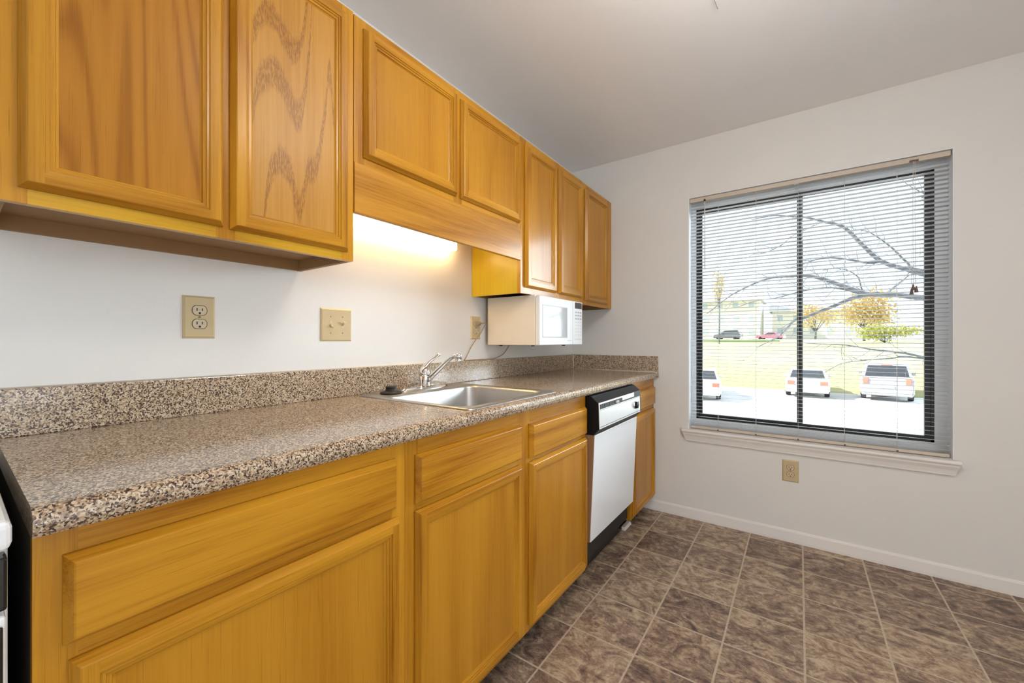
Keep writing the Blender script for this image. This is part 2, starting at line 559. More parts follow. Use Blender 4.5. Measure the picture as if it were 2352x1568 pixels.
# ------------------------------------------------------------------ window
win = thing('window_1', None, None, (1.40, D + 0.09, 0.56), kind='structure')
m = MB()   # white reveal trim around the dark frame
FX0, FX1, FZ0, FZ1 = 0.853, 1.944, 0.622, 1.982
yf0, yf1 = D + 0.088, D + 0.14
m.box(WX0, yf0, WZ0 + 0.02, FX0, yf1, WZ1, 'window_white'); m.box(FX1, yf0, WZ0 + 0.02, WX1, yf1, WZ1, 'window_white')
m.box(FX0, yf0, FZ1, FX1, yf1, WZ1, 'window_white'); m.box(FX0, yf0, WZ0 + 0.02, FX1, yf1, FZ0, 'window_white')
m.box(WX0, D + 0.001, WZ0 + 0.02, WX0 + 0.004, yf0, WZ1, 'window_white'); m.box(WX1 - 0.004, D + 0.001, WZ0 + 0.02, WX1, yf0, WZ1, 'window_white')
m.box(WX0 + 0.004, D + 0.001, WZ1 - 0.004, WX1 - 0.004, yf0, WZ1, 'window_white')
m.build('window_reveal', win)
m = MB()
b = 0.012
m.box(FX0, D + 0.092, FZ0, FX0 + b, D + 0.135, FZ1, 'dark_bronze_frame'); m.box(FX1 - b, D + 0.092, FZ0, FX1, D + 0.135, FZ1, 'dark_bronze_frame')
m.box(FX0, D + 0.092, FZ1 - b, FX1, D + 0.135, FZ1, 'dark_bronze_frame'); m.box(FX0, D + 0.092, FZ0, FX1, D + 0.135, FZ0 + b, 'dark_bronze_frame')
m.build('window_frame', win)
def sash(x0, x1, y, bw):
    z0, z1 = FZ0 + 0.012, FZ1 - 0.012
    m = MB()
    m.box(x0, y, z0, x0 + bw, y + 0.018, z1, 'dark_bronze_frame', 0.001); m.box(x1 - bw, y, z0, x1, y + 0.018, z1, 'dark_bronze_frame', 0.001)
    m.box(x0 + bw, y, z1 - 0.016, x1 - bw, y + 0.018, z1, 'dark_bronze_frame'); m.box(x0 + bw, y, z0, x1 - bw, y + 0.018, z0 + 0.016, 'dark_bronze_frame')
    s = m.build('sash', win)
    m = MB(); m.box(x0 + bw - 0.002, y + 0.007, z0 + 0.012, x1 - bw + 0.002, y + 0.011, z1 - 0.012, 'glass'); m.build('pane', s)
sash(FX0 + b, 1.416, D + 0.114, 0.020)
sash(1.388, FX1 - b, D + 0.094, 0.022)
# stool and apron
m = MB()
m.prism([(D + 0.088, 0.546), (D - 0.026, 0.546), (D - 0.032, 0.550), (D - 0.034, 0.556), (D - 0.031, 0.563), (D - 0.026, 0.566), (D + 0.088, 0.566)], 'x', WX0 + 0.004, WX1 - 0.004, 'trim_paint')
m.prism([(D - 0.001, 0.546), (D - 0.026, 0.546), (D - 0.032, 0.550), (D - 0.034, 0.556), (D - 0.031, 0.563), (D - 0.026, 0.566), (D - 0.001, 0.566)], 'x', 0.790, WX0 + 0.004, 'trim_paint')
m.prism([(D - 0.001, 0.546), (D - 0.026, 0.546), (D - 0.032, 0.550), (D - 0.034, 0.556), (D - 0.031, 0.563), (D - 0.026, 0.566), (D - 0.001, 0.566)], 'x', WX1 - 0.004, 2.010, 'trim_paint')
m.build('window_sill', win)
m = MB()
k = m.mi('trim_paint')
pr = [(0.0, 0.546), (0.024, 0.546), (0.023, 0.536), (0.016, 0.520), (0.012, 0.500), (0.012, 0.494), (0.0, 0.491)]
def ends(z): return 0.792 + (0.546 - z) / 0.055 * 0.016, 2.008 - (0.546 - z) / 0.055 * 0.016
A = [m.bm.verts.new((ends(z)[0], D - 0.001 - o, z)) for o, z in pr]; B2 = [m.bm.verts.new((ends(z)[1], D - 0.001 - o, z)) for o, z in pr]
for i in range(len(pr)):
    m.bm.faces.new((A[i], A[(i + 1) % len(pr)], B2[(i + 1) % len(pr)], B2[i]))
m.bm.faces.new(A); m.bm.faces.new(list(reversed(B2)))
m.build('window_apron', win)

# ------------------------------------------------------------------ window blind
yb = D + 0.032
bl = thing('window_blind', 'white horizontal slat blind hanging open inside the window recess', 'blind', (1.40, yb, 0.57))
m = MB()
m.box(0.829, yb - 0.020, 2.004, 1.984, yb + 0.018, 2.029, 'headrail_beige', 0.002)
m.build('headrail', bl, label='beige headrail')
pitch = 0.02125
nsl = 66
tilt = math.radians(6.5)
ang = [-1, -0.5, 0, 0.5, 1]
sl0 = None
for i in range(nsl):
    z = 0.603 + pitch * i
    if sl0 is None:
        m = MB()
        k = m.mi('slat_white')
        top, bot = [], []
        for s_ in ang:
            yy = yb + s_ * 0.0125 * math.cos(tilt)
            zz = z - s_ * 0.0125 * math.sin(tilt) + 0.0013 * (1 - s_ * s_)
            top.append((yy, zz + 0.0002)); bot.append((yy, zz - 0.0002))
        m.prism(top + bot[::-1], 'x', 0.833, 1.982, 'slat_white')
        sl0 = m.build('slat', bl)
    else:
        c = sl0.copy(); COL.objects.link(c); c.location.z += pitch * i
m = MB(); m.box(0.836, yb - 0.012, 0.5695, 1.982, yb + 0.012, 0.585, 'headrail_beige', 0.002); m.build('bottom_rail', bl, label='beige bottom rail')
for x in (0.990, 1.191, 1.394, 1.596, 1.800):
    m = MB()
    for dy in (-0.0135, 0.0135):
        m.tube([(x, yb + dy, 0.583), (x, yb + dy, 2.006)], 0.0007, 'string_white', 5)
    m.build('ladder_cord', bl)
for x in (0.99, 1.191, 1.394, 1.596, 1.80):
    m = MB(); m.lathe([(0, 0), (0.004, 0.001), (0.004, 0.004)], (x, yb - 0.0125, 0.574), 'tassel_wood', (0, -1, 0), 10); m.build('rail_button', bl)
m = MB(); m.tube([(0.917, yb - 0.021, 2.006), (0.917, yb - 0.022, 1.99), (0.918, yb - 0.022, 1.57)], [0.002, 0.0028, 0.0028], 'string_white', 6); m.build('tilt_wand', bl)
m = MB(); m.box(0.912, yb - 0.024, 2.000, 0.922, yb - 0.016, 2.012, 'black_plastic'); m.build('wand_hook', bl)
m = MB(); m.box(1.374, yb - 0.0235, 1.998, 1.398, yb - 0.0195, 2.006, 'grey_plastic'); m.build('rail_clip', bl)
m = MB(); m.box(1.842, yb - 0.024, 2.004, 1.874, yb - 0.0195, 2.014, 'tassel_wood'); m.build('cord_lock', bl)
m = MB()
for dx in (-0.004, 0.0, 0.005):
    m.tube([(1.858 + dx, yb - 0.024, 2.006), (1.857 + dx, yb - 0.027, 1.75), (1.8545 + dx * 1.5, yb - 0.026, 1.40)], 0.0009, 'string_white', 5)
m.build('lift_cord', bl)
for dx, z in ((-0.004, 1.353), (0.000, 1.372), (0.008, 1.362)):
    m = MB(); m.lathe([(0, 0), (0.0075, 0.0), (0.0078, 0.003), (0.0035, 0.026), (0.002, 0.032), (0, 0.032)], (1.8545 + dx * 1.4, yb - 0.026, z), 'tassel_wood', (0, 0, 1), 12); m.build('tassel', bl)

# ------------------------------------------------------------------ cabinet fronts (face +x)
def front_ring(m, y0, y1, z0, z1, xb, prof, mv, mh):
    """prof rings (inset, height); returns nothing, makes the sides as mitred rings"""
    def ring(d, h):
        return [(xb + h, y0 + d, z0 + d), (xb + h, y1 - d, z0 + d), (xb + h, y1 - d, z1 - d), (xb + h, y0 + d, z1 - d)]
    R = [ring(*p) for p in prof]
    for a, b in zip(R, R[1:]):
        for i in range(4):
            j = (i + 1) % 4
            m.face((a[i], a[j], b[j], b[i]), mh if i in (0, 2) else mv)

def panel_door(parent, y0, y1, z0, z1, xb, wdt=0.048, panel='oak_panel', deep=0.008):
    m = MB()
    xb += 0.0006
    T = 0.0185
    front_ring(m, y0, y1, z0, z1, xb, [(0, 0), (0, 0.004), (0.0085, T - 0.001), (0.0105, T)], 'oak_vertical', 'oak_lengthwise')
    d0, d1 = 0.0105, wdt - 0.019
    # flat stiles run the full height, rails butt between them
    X = xb + T
    def q(ya, yb_, za, zb, mm): m.face(((X, ya, za), (X, yb_, za), (X, yb_, zb), (X, ya, zb)), mm)
    q(y0 + d0, y0 + d1, z0 + d0, z1 - d0, 'oak_vertical'); q(y1 - d1, y1 - d0, z0 + d0, z1 - d0, 'oak_vertical')
    q(y0 + d1, y1 - d1, z0 + d0, z0 + d1, 'oak_lengthwise'); q(y0 + d1, y1 - d1, z1 - d1, z1 - d0, 'oak_lengthwise')
    front_ring(m, y0, y1, z0, z1, xb, [(d1, T), (d1 + 0.0012, T - 0.0028), (d1 + 0.006, T - 0.0024), (d1 + 0.0072, T - 0.0052),
                                       (d1 + 0.0125, T - 0.0056), (d1 + 0.0140, T - 0.0088), (wdt, deep - 0.001)], 'oak_vertical', 'oak_lengthwise')
    dr = m.build('door', parent)
    m = MB(); m.box(xb + 0.001, y0 + wdt - 0.006, z0 + wdt - 0.006, xb + deep, y1 - wdt + 0.006, z1 - wdt + 0.006, panel)
    m.build('door_panel', dr)
    return dr

def drawer_front(parent, y0, y1, z0, z1, xb):
    m = MB(); xb += 0.0006
    T = 0.0185
    front_ring(m, y0, y1, z0, z1, xb, [(0, 0), (0, 0.004), (0.0085, T - 0.001), (0.0105, T)], 'oak_lengthwise', 'oak_lengthwise')
    d = 0.0105
    m.face(((xb + T, y0 + d, z0 + d), (xb + T, y1 - d, z0 + d), (xb + T, y1 - d, z1 - d), (xb + T, y0 + d, z1 - d)), 'oak_lengthwise')
    m.build('drawer_front', parent)

def face_frame(parent, xf, y0, y1, z0, z1, stiles, rails, rail_mat='oak_lengthwise', t=0.019):
    """stiles: list of (ya,yb) full height; rails: list of (za,zb) between the outer stiles"""
    m = MB()
    for a, b in stiles:
        m.box(xf - t, a, z0, xf, b, z1, 'oak_vertical')
    for i, (a, b) in enumerate(rails):
        ss = sorted(stiles)
        for (s0, s1), (n0, n1) in zip(ss, ss[1:]):
            m.box(xf - t, s1, a, xf - 0.0003, n0, b, rail_mat if i == 0 else 'oak_lengthwise')
    return m.build('face_frame', parent)

def upper_carcass(parent, y0, y1, z0, z1, xf, side='oak_side_veneer'):
    m = MB()
    x0, x1 = 0.002, xf - 0.0192
    m.box(x0, y0, z0, x1, y0 + 0.014, z1, side); m.box(x0, y1 - 0.014, z0, x1, y1, z1, side)
    m.box(x0, y0 + 0.014, z1 - 0.014, x1, y1 - 0.014, z1, 'cabinet_inside')
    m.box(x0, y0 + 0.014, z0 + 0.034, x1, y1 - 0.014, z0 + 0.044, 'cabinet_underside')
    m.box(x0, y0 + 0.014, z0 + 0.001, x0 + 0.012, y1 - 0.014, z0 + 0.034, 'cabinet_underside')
    m.box(x0, y0 + 0.014, z0 + 0.044, x0 + 0.006, y1 - 0.014, z1 - 0.014, 'cabinet_inside')
    m.build('carcass', parent)

XU = 0.310
# A: tall two-door wall cabinet nearest the camera
cA = thing('wall_cabinet', 'tall oak wall cabinet nearest the range, right door with jagged dark grain', 'cabinet', (0, 0.045, 1.363), 'oak wall cabinets')
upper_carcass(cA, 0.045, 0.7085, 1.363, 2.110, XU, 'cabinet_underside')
face_frame(cA, XU, 0.045, 0.7085, 1.363, 2.110, [(0.045, 0.0825), (0.360, 0.398), (0.672, 0.7085)], [(1.363, 1.402), (2.072, 2.110)], 'oak_rail_yellow')
panel_door(cA, 0.0716, 0.372, 1.389, 2.084, XU, panel='oak_panel_flamed')
# cathedral bands given in the cabinet's own frame
py0, py1 = 0.428 - 0.045, 0.648 - 0.045
zz = lambda z: z - 1.363
cathedral('oak_panel_cathedral', py0, py1, [
    ([(0.0, zz(1.86)), (0.12, zz(1.93)), (0.22, zz(1.945)), (0.34, zz(1.915)), (0.48, zz(1.885)), (0.56, zz(1.93)), (0.62, zz(2.03)), (0.70, zz(2.2)), (1.0, zz(2.3))], 0.038),
    ([(0.0, zz(1.62)), (0.06, zz(1.74)), (0.15, zz(1.785)), (0.30, zz(1.80)), (0.42, zz(1.745)), (0.54, zz(1.725)), (0.60, zz(1.80)), (0.66, zz(1.94)), (0.72, zz(2.2)), (1.0, zz(2.3))], 0.048),
    ([(0.0, zz(1.10)), (0.13, zz(1.40)), (0.19, zz(1.53)), (0.30, zz(1.585)), (0.42, zz(1.565)), (0.52, zz(1.48)), (0.57, zz(1.50)), (0.64, zz(1.585)), (0.73, zz(1.60)), (0.80, zz(1.68)), (0.87, zz(1.80)), (0.91, zz(1.88)), (0.95, zz(1.80)), (1.0, zz(1.70))], 0.046)])
panel_door(cA, 0.386, 0.688, 1.387, 2.084, XU, panel='oak_panel_cathedral')

# B: short two-door cabinet over the sink with a valance
cB = thing('wall_cabinet', 'short oak wall cabinet over the sink with valance board and light below', 'cabinet', (0, 0.711, 1.662), 'oak wall cabinets')
upper_carcass(cB, 0.711, 1.5975, 1.664, 2.106, XU)
face_frame(cB, XU, 0.711, 1.5975, 1.664, 2.106, [(0.711, 0.752), (1.140, 1.186), (1.560, 1.5975)], [(1.664, 1.702), (2.068, 2.106)])
panel_door(cB, 0.741, 1.150, 1.686, 2.080, XU)
panel_door(cB, 1.174, 1.586, 1.686, 2.076, XU)
m = MB(); m.box(0.294, 0.7115, 1.512, 0.3125, 1.597, 1.6635, 'oak_valance', 0.0015); m.build('valance', cB)

# C: tall two-door cabinet above the microwave
cC = thing('wall_cabinet', 'tall oak wall cabinet with two narrow doors above the microwave', 'cabinet', (0, 1.600, 1.356), 'oak wall cabinets')
upper_carcass(cC, 1.600, 2.274, 1.356, 2.106, XU)
face_frame(cC, XU, 1.600, 2.274, 1.356, 2.106, [(1.600, 1.645), (1.925, 1.980), (2.238, 2.274)], [(1.356, 1.396), (2.068, 2.106)])
panel_door(cC, 1.632, 1.933, 1.386, 2.078, XU, wdt=0.052)
panel_door(cC, 1.966, 2.252, 1.386, 2.078, XU, wdt=0.052)

# D: single-door cabinet in the corner
cD = thing('wall_cabinet', 'single-door oak wall cabinet in the corner against the window wall', 'cabinet', (0, 2.275, 1.351), 'oak wall cabinets')
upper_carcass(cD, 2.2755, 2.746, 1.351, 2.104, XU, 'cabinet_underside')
face_frame(cD, XU, 2.2755, 2.746, 1.351, 2.104, [(2.2755, 2.330), (2.630, 2.746)], [(1.351, 1.390), (2.066, 2.104)])
panel_door(cD, 2.306, 2.656, 1.375, 2.070, XU)

# ------------------------------------------------------------------ base cabinets
XB = 0.605
def base_carcass(parent, y0, y1, z0=0.083, z1=0.8775, dark_left=False):
    m = MB()
    x0, x1 = 0.002, XB - 0.0192
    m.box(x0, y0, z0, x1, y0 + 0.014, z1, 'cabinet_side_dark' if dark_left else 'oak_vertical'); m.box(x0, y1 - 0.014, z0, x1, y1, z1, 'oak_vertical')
    m.box(x0, y0 + 0.014, z0, x1, y1 - 0.014, z0 + 0.014, 'cabinet_inside')
    m.box(x0, y0 + 0.014, z0 + 0.014, x0 + 0.006, y1 - 0.014, z1, 'cabinet_inside')
    m.build('carcass', parent)
    m = MB(); m.box(0.50, y0 + 0.001, 0.0, 0.518, y1 - 0.001, z0, 'toe_kick_black'); m.build('toe_kick', parent)

cE = thing('base_cabinet', 'oak base cabinet beside the range, one wide drawer over a wide door', 'cabinet', (0, 0.064, 0), 'oak base cabinets')
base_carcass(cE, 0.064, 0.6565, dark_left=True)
face_frame(cE, XB, 0.064, 0.6565, 0.083, 0.8785, [(0.064, 0.104), (0.618, 0.6565)], [(0.083, 0.125), (0.690, 0.730), (0.832, 0.8785)])
drawer_front(cE, 0.0895, 0.627, 0.724, 0.8435, XB)
panel_door(cE, 0.0950, 0.635, 0.106, 0.7015, XB, wdt=0.046)

cF = thing('base_cabinet', 'wide oak sink base cabinet with two drawer fronts over two doors', 'cabinet', (0, 0.657, 0), 'oak base cabinets')
base_carcass(cF, 0.6572, 1.690)
face_frame(cF, XB, 0.6572, 1.690, 0.083, 0.8785, [(0.6572, 0.700), (1.150, 1.222), (1.650, 1.690)], [(0.083, 0.125), (0.684, 0.724), (0.826, 0.8785)])
drawer_front(cF, 0.6885, 1.157, 0.714, 0.838, XB)
drawer_front(cF, 1.2155, 1.677, 0.703, 0.8285, XB)
panel_door(cF, 0.6870, 1.157, 0.106, 0.696, XB, wdt=0.046)
panel_door(cF, 1.2135, 1.681, 0.106, 0.689, XB, wdt=0.046)

cG = thing('base_cabinet', 'narrow oak base cabinet in the corner between dishwasher and window wall', 'cabinet', (0, 2.296, 0), 'oak base cabinets')
base_carcass(cG, 2.296, 2.746)
face_frame(cG, XB, 2.296, 2.746, 0.085, 0.8785, [(2.296, 2.345), (2.705, 2.746)], [(0.085, 0.128), (0.682, 0.722), (0.822, 0.8785)])
drawer_front(cG, 2.330, 2.731, 0.706, 0.826, XB)
panel_door(cG, 2.325, 2.731, 0.106, 0.684, XB, wdt=0.046)

# ------------------------------------------------------------------ countertop, sink, tap
ZT = 0.918
ct = thing('countertop', 'long grey-brown speckled laminate countertop with rolled front edge', 'countertop', (0.3, 1.4, 0.88))
SY0, SY1, SX0, SX1 = 0.915, 1.422, 0.062, 0.586
m = MB()
Y0, Y1 = 0.062, 2.727
nose = [(0.5965, 0.8795), (0.5965, ZT), (0.612, ZT), (0.6225, 0.9165), (0.630, 0.9125), (0.6340, 0.9055), (0.6345, 0.897), (0.6320, 0.888), (0.627, 0.8815), (0.620, 0.8795)]
m.prism(nose, 'y', Y0, Y1, 'granite')
m.box(0.0015, Y0, 0.8795, 0.5965, SY0, ZT, 'granite'); m.box(0.0015, SY1, 0.8795, 0.5965, Y1, ZT, 'granite')
m.box(0.0015, SY0, 0.8795, SX0, SY1, ZT, 'granite'); m.box(SX1, SY0, 0.8795, 0.5965, SY1, ZT, 'granite')
bmesh.ops.remove_doubles(m.bm, verts=m.bm.verts[:], dist=1e-5)
m.build('worktop', ct)
m = MB(); m.box(0.0015, Y0, ZT, 0.0205, Y1, 1.022, 'granite', 0.0025); m.build('backsplash', ct)
m = MB(); m.box(0.0015, 2.7275, 0.884, 0.638, 2.7468, 1.022, 'granite', 0.0015); m.build('backsplash', ct)
m = MB()
m.tube([(0.0205, 2.7265, ZT + 0.001), (0.612, 2.7265, ZT + 0.001), (0.628, 2.7265, 0.914), (0.6345, 2.7265, 0.900)], 0.0035, 'caulk', 6)
m.tube([(0.0215, 2.7265, ZT), (0.0215, 2.7265, 1.021)], 0.003, 'caulk', 6)
m.tube([(0.002, 2.745, 1.0225), (0.638, 2.745, 1.0225), (0.6395, 2.7455, 0.885)], 0.0025, 'caulk', 6)
m.tube([(0.002, Y0, 1.0225), (0.002, 2.745, 1.0225)], 0.0025, 'caulk', 6)
m.build('caulk_bead', ct, label='cream caulk line')

sk = thing('kitchen_sink', 'stainless steel single-bowl sink set into the speckled countertop', 'sink', (0.32, 1.17, ZT))
def rrect(x0, x1, y0, y1, r, z, n=8):
    pts = []
    for cx_, cy_, a0 in ((x1 - r, y1 - r, 0), (x0 + r, y1 - r, 90), (x0 + r, y0 + r, 180), (x1 - r, y0 + r, 270)):
        for i in range(n + 1):
            a = math.radians(a0 + 90 * i / n)
            pts.append((cx_ + r * math.cos(a), cy_ + r * math.sin(a), z))
    return pts
m = MB(); k = m.mi('steel')
loops = [rrect(0.044, 0.603, 0.899, 1.437, 0.022, ZT + 0.0005), rrect(0.0455, 0.6015, 0.9005, 1.4355, 0.021, ZT + 0.0035), rrect(0.050, 0.597, 0.905, 1.431, 0.018, ZT + 0.0055),
         rrect(0.058, 0.589, 0.913, 1.423, 0.016, ZT + 0.0035), rrect(0.154, 0.566, 0.924, 1.413, 0.058, ZT + 0.0035), rrect(0.159, 0.561, 0.929, 1.408, 0.054, ZT + 0.0015),
         rrect(0.163, 0.557, 0.933, 1.404, 0.052, ZT - 0.006), rrect(0.170, 0.550, 0.940, 1.397, 0.055, ZT - 0.135), rrect(0.178, 0.542, 0.948, 1.389, 0.055, ZT - 0.160),
         rrect(0.198, 0.522, 0.968, 1.369, 0.05, ZT - 0.170), rrect(0.33, 0.39, 1.13, 1.19, 0.029, ZT - 0.173)]
prev = None
for lp in loops:
    vs = [m.bm.verts.new(p) for p in lp]
    if prev:
        for i in range(len(vs)):
            j = (i + 1) % len(vs)
            f = m.bm.faces.new((prev[i], prev[j], vs[j], vs[i])); f.smooth = True
    prev = vs
m.bm.faces.new(prev)
m.build('basin', sk)
m = MB(); m.lathe([(0.045, 0.0), (0.045, 0.003), (0.036, 0.003), (0.030, -0.004), (0, -0.004)], (0.36, 1.16, ZT - 0.1715), 'chrome'); m.build('drain', sk)

fa = thing('kitchen_faucet', 'chrome single-lever faucet on a tapered deck plate behind the sink bowl', 'faucet', (0.095, 1.19, ZT + 0.0035))
zt = ZT + 0.0040
m = MB()
def plate_ring(a, b, z, n=12):
    pts = []
    for i in range(4 * n):
        t = 2 * math.pi * i / (4 * n)
        cx_, sy = math.cos(t), math.sin(t)
        yy = math.copysign(abs(sy) ** 0.75, sy) * b
        xx = math.copysign(abs(cx_) ** 0.6, cx_) * a
        taper = 1.0 - 0.35 * max(0, (abs(yy) / b - 0.35)) / 0.65
        pts.append((0.0985 + xx * taper, 1.19 + yy, z))
    return pts
prev = None
for lp in (plate_ring(0.033, 0.128, zt), plate_ring(0.033, 0.128, zt + 0.004), plate_ring(0.029, 0.120, zt + 0.010), plate_ring(0.022, 0.060, zt + 0.0145)):
    vs = [m.bm.verts.new(p) for p in lp]
    if prev:
        for i in range(len(vs)):
            j = (i + 1) % len(vs)
            m.bm.faces.new((prev[i], prev[j], vs[j], vs[i]))
    prev = vs
m.bm.faces.new(prev); m.mi('chrome')
m.build('deck_plate', fa)
m = MB(); m.lathe([(0.027, 0), (0.0265, 0.006), (0.0245, 0.010), (0.0245, 0.042), (0.0235, 0.0425), (0.0235, 0.046), (0.0255, 0.047), (0.0255, 0.058), (0.022, 0.070), (0.014, 0.082), (0, 0.086)], (0.092, 1.19, zt + 0.010), 'chrome'); m.build('faucet_body', fa)
m = MB()
m.tube([(0.108, 1.193, 0.958), (0.130, 1.197, 0.976), (0.170, 1.203, 1.010), (0.210, 1.2095, 1.044), (0.228, 1.2125, 1.057), (0.242, 1.215, 1.062), (0.258, 1.2175, 1.064)], [0.0145, 0.0135, 0.0125, 0.0115, 0.011, 0.011, 0.012], 'chrome', 16, flat=0.8)
sp = m.build('spout', fa)
m = MB(); m.lathe([(0, 0.0), (0.0125, 0.0), (0.0125, 0.009), (0.0115, 0.0095), (0.0115, 0.0105), (0.0135, 0.011), (0.0135, 0.030), (0.011, 0.0335), (0, 0.034)], (0.262, 1.218, 1.039), 'chrome', (0, 0, 1), 20); m.build('aerator', sp)
m = MB()
m.tube([(0.090, 1.186, 1.002), (0.094, 1.193, 1.016), (0.106, 1.206, 1.036), (0.122, 1.224, 1.056), (0.130, 1.2335, 1.066), (0.134, 1.238, 1.071)], [0.016, 0.0135, 0.0085, 0.0075, 0.0110, 0.0105], 'chrome', 14, flat=0.75)
m.build('lever_handle', fa)

sp_ = thing('sink_stopper', 'round black rubber stopper with raised grip on the sink deck', 'stopper', (0.112, 1.000, ZT + 0.0036))
m = MB(); m.lathe([(0, 0), (0.040, 0), (0.0415, 0.002), (0.0415, 0.005), (0.037, 0.008), (0.024, 0.0095), (0.021, 0.012), (0.019, 0.022), (0.0205, 0.0245), (0.0205, 0.027), (0.017, 0.0285), (0, 0.0285)], (0.112, 1.000, ZT + 0.0036), 'rubber', (0, 0, 1), 32); m.build('rubber_disc', sp_)

# ------------------------------------------------------------------ dishwasher
dw = thing('dishwasher', 'white dishwasher with black control panel between the oak base cabinets', 'dishwasher', (0.3, 1.99, 0))
DY0, DY1 = 1.697, 2.288
m = MB(); m.box(0.03, DY0, 0.10, 0.588, DY1, 0.872, 'toe_kick_black'); m.build('tub', dw)
m = MB(); m.prism([(0.589, 0.206), (0.621, 0.206), (0.6425, 0.697), (0.589, 0.697)], 'y', DY0 + 0.004, DY1 - 0.004, 'copper_edge'); dd = m.build('door', dw, label='brown metal door edge')
m = MB(); m.prism([(0.6212, 0.207), (0.6245, 0.207), (0.6460, 0.6965), (0.6427, 0.6965)], 'y', DY0 + 0.007, DY1 - 0.007, 'white_enamel', False, 0.0008); m.build('door_panel', dd, label='glossy white door panel')
for z in (0.685, 0.45, 0.225):
    m = MB(); m.lathe([(0, 0), (0.0035, 0), (0.003, 0.0018), (0, 0.0022)], (0.606 + (z - 0.2) * 0.02, DY0 + 0.004, z), 'screw_metal', (0, -1, 0), 10); m.build('screw', dd)
m = MB(); m.prism([(0.589, 0.699), (0.643, 0.699), (0.668, 0.727), (0.664, 0.846), (0.655, 0.852), (0.630, 0.873), (0.618, 0.876), (0.589, 0.876)], 'y', DY0 + 0.001, DY1 - 0.001, 'black_plastic', False, 0.0012)
cp = m.build('control_panel', dw, label='black plastic control panel')
def xpl(z): return 0.668 - (z - 0.727) / 0.119 * 0.004
def plate(y0, y1, z0, z1, t, mat, name, par, bev=0.0):
    m = MB(); m.prism([(xpl(z0) - 0.001, z0), (xpl(z0) + t, z0), (xpl(z1) + t, z1), (xpl(z1) - 0.001, z1)], 'y', y0, y1, mat, False, bev); return m.build(name, par)
fp = plate(DY0 + 0.014, DY1 - 0.020, 0.737, 0.810, 0.002, 'silver_plate', 'faceplate', cp, 0.0004)
plate(DY0 + 0.010, DY1 - 0.020, 0.7285, 0.7345, 0.0025, 'silver_plate', 'trim_strip', cp)
plate(DY0 + 0.010, DY1 - 0.115, 0.838, 0.845, 0.0025, 'silver_plate', 'trim_strip', cp)
plate(DY0 + 0.010, DY1 - 0.020, 0.8120, 0.8150, 0.0022, 'silver_plate', 'trim_strip', cp)
plate(DY0 + 0.300, DY1 - 0.115, 0.823, 0.838, 0.0022, 'silver_plate', 'trim_strip', cp)
plate(DY0 + 0.004, DY0 + 0.013, 0.7285, 0.845, 0.0022, 'silver_plate', 'trim_strip', cp)
for i in range(9):
    y = DY0 + 0.030 + i * 0.020
    m = MB(); k = m.mi('grey_plastic')
    m.prism([(y, 0.817), (y + 0.003, 0.817), (y + 0.009, 0.836), (y + 0.006, 0.836)], 'x', xpl(0.82) - 0.002, xpl(0.82) + 0.0012, 'fin_grey'); m.build('vent_fin', cp)
m = MB(); m.box(xpl(0.83), DY0 + 0.205, 0.820, xpl(0.83) + 0.007, DY0 + 0.245, 0.832, 'grey_plastic', 0.002); m.build('latch', cp)
m = MB(); m.lathe([(0.021, 0), (0.021, 0.003), (0.0195, 0.005)], (xpl(0.775) + 0.0015, 2.185, 0.775), 'chrome', (1, 0, 0.03), 28)
m.lathe([(0.0195, 0.003), (0.016, 0.016), (0.014, 0.0175), (0, 0.0175)], (xpl(0.775) + 0.0015, 2.185, 0.775), 'black_plastic', (1, 0, 0.03), 28); m.build('timer_knob', cp)
m = MB(); m.box(xpl(0.775) + 0.001, 2.235, 0.766, xpl(0.775) + 0.006, 2.246, 0.788, 'grey_plastic', 0.001); m.build('rocker_switch', cp)
m = MB(); m.box(0.515, DY0 + 0.002, 0.0, 0.535, DY1 + 0.005, 0.205, 'toe_kick_black'); m.build('toe_kick', dw)
for ya, yb_, xx in ((2.135, 2.155, 0.604), (1.93, 1.955, 0.608)):
    m = MB(); m.box(0.590, ya, 0.876, xx, yb_, 0.8793, 'black_plastic'); m.build('mounting_bracket', dw)

m = MB(); m.prism([(0.536, 0.0), (0.560, 0.0), (0.560, 0.008), (0.553, 0.018), (0.536, 0.020)], 'y', 2.335, 2.440, 'trim_paint', False, 0.001)
m.build('trim_scrap', None, (0.545, 2.39, 0), label='short scrap of white trim lying on the floor beside the dishwasher toe kick', category='trim scrap')

# ------------------------------------------------------------------ range at the lower left
rg = thing('range', 'white enamel kitchen range with black oven door at the left edge', 'range', (0.3, -0.33, 0))
ry0, ry1 = -0.715, 0.046
m = MB(); m.box(0.03, ry0, 0.02, 0.600, ry1 - 0.001, 0.880, 'white_enamel', 0.003); m.build('body', rg)
m = MB(); m.box(0.02, ry0, 0.879, 0.648, ry1, 0.9165, 'white_enamel', 0.010, 3); m.build('cooktop', rg)
m = MB(); m.box(0.6005, ry0 + 0.004, 0.19, 0.632, ry1 - 0.004, 0.800, 'white_enamel', 0.004); od = m.build('oven_door', rg)
m = MB(); m.box(0.6325, ry0 + 0.006, 0.20, 0.638, ry1 - 0.0065, 0.790, 'black_gloss', 0.002); m.build('door_glass', od, label='black glass oven door face')
m = MB(); m.box(0.6005, ry0 + 0.004, 0.805, 0.630, ry1 - 0.003, 0.868, 'black_gloss', 0.003); m.build('vent_strip', rg)
m = MB(); m.box(0.638, ry0 + 0.02, 0.735, 0.660, ry1 - 0.010, 0.775, 'black_plastic', 0.006); m.build('handle', od)
m = MB(); m.box(0.6005, ry0 + 0.006, 0.05, 0.632, ry1 - 0.004, 0.18, 'white_enamel', 0.004); m.build('storage_drawer', rg)
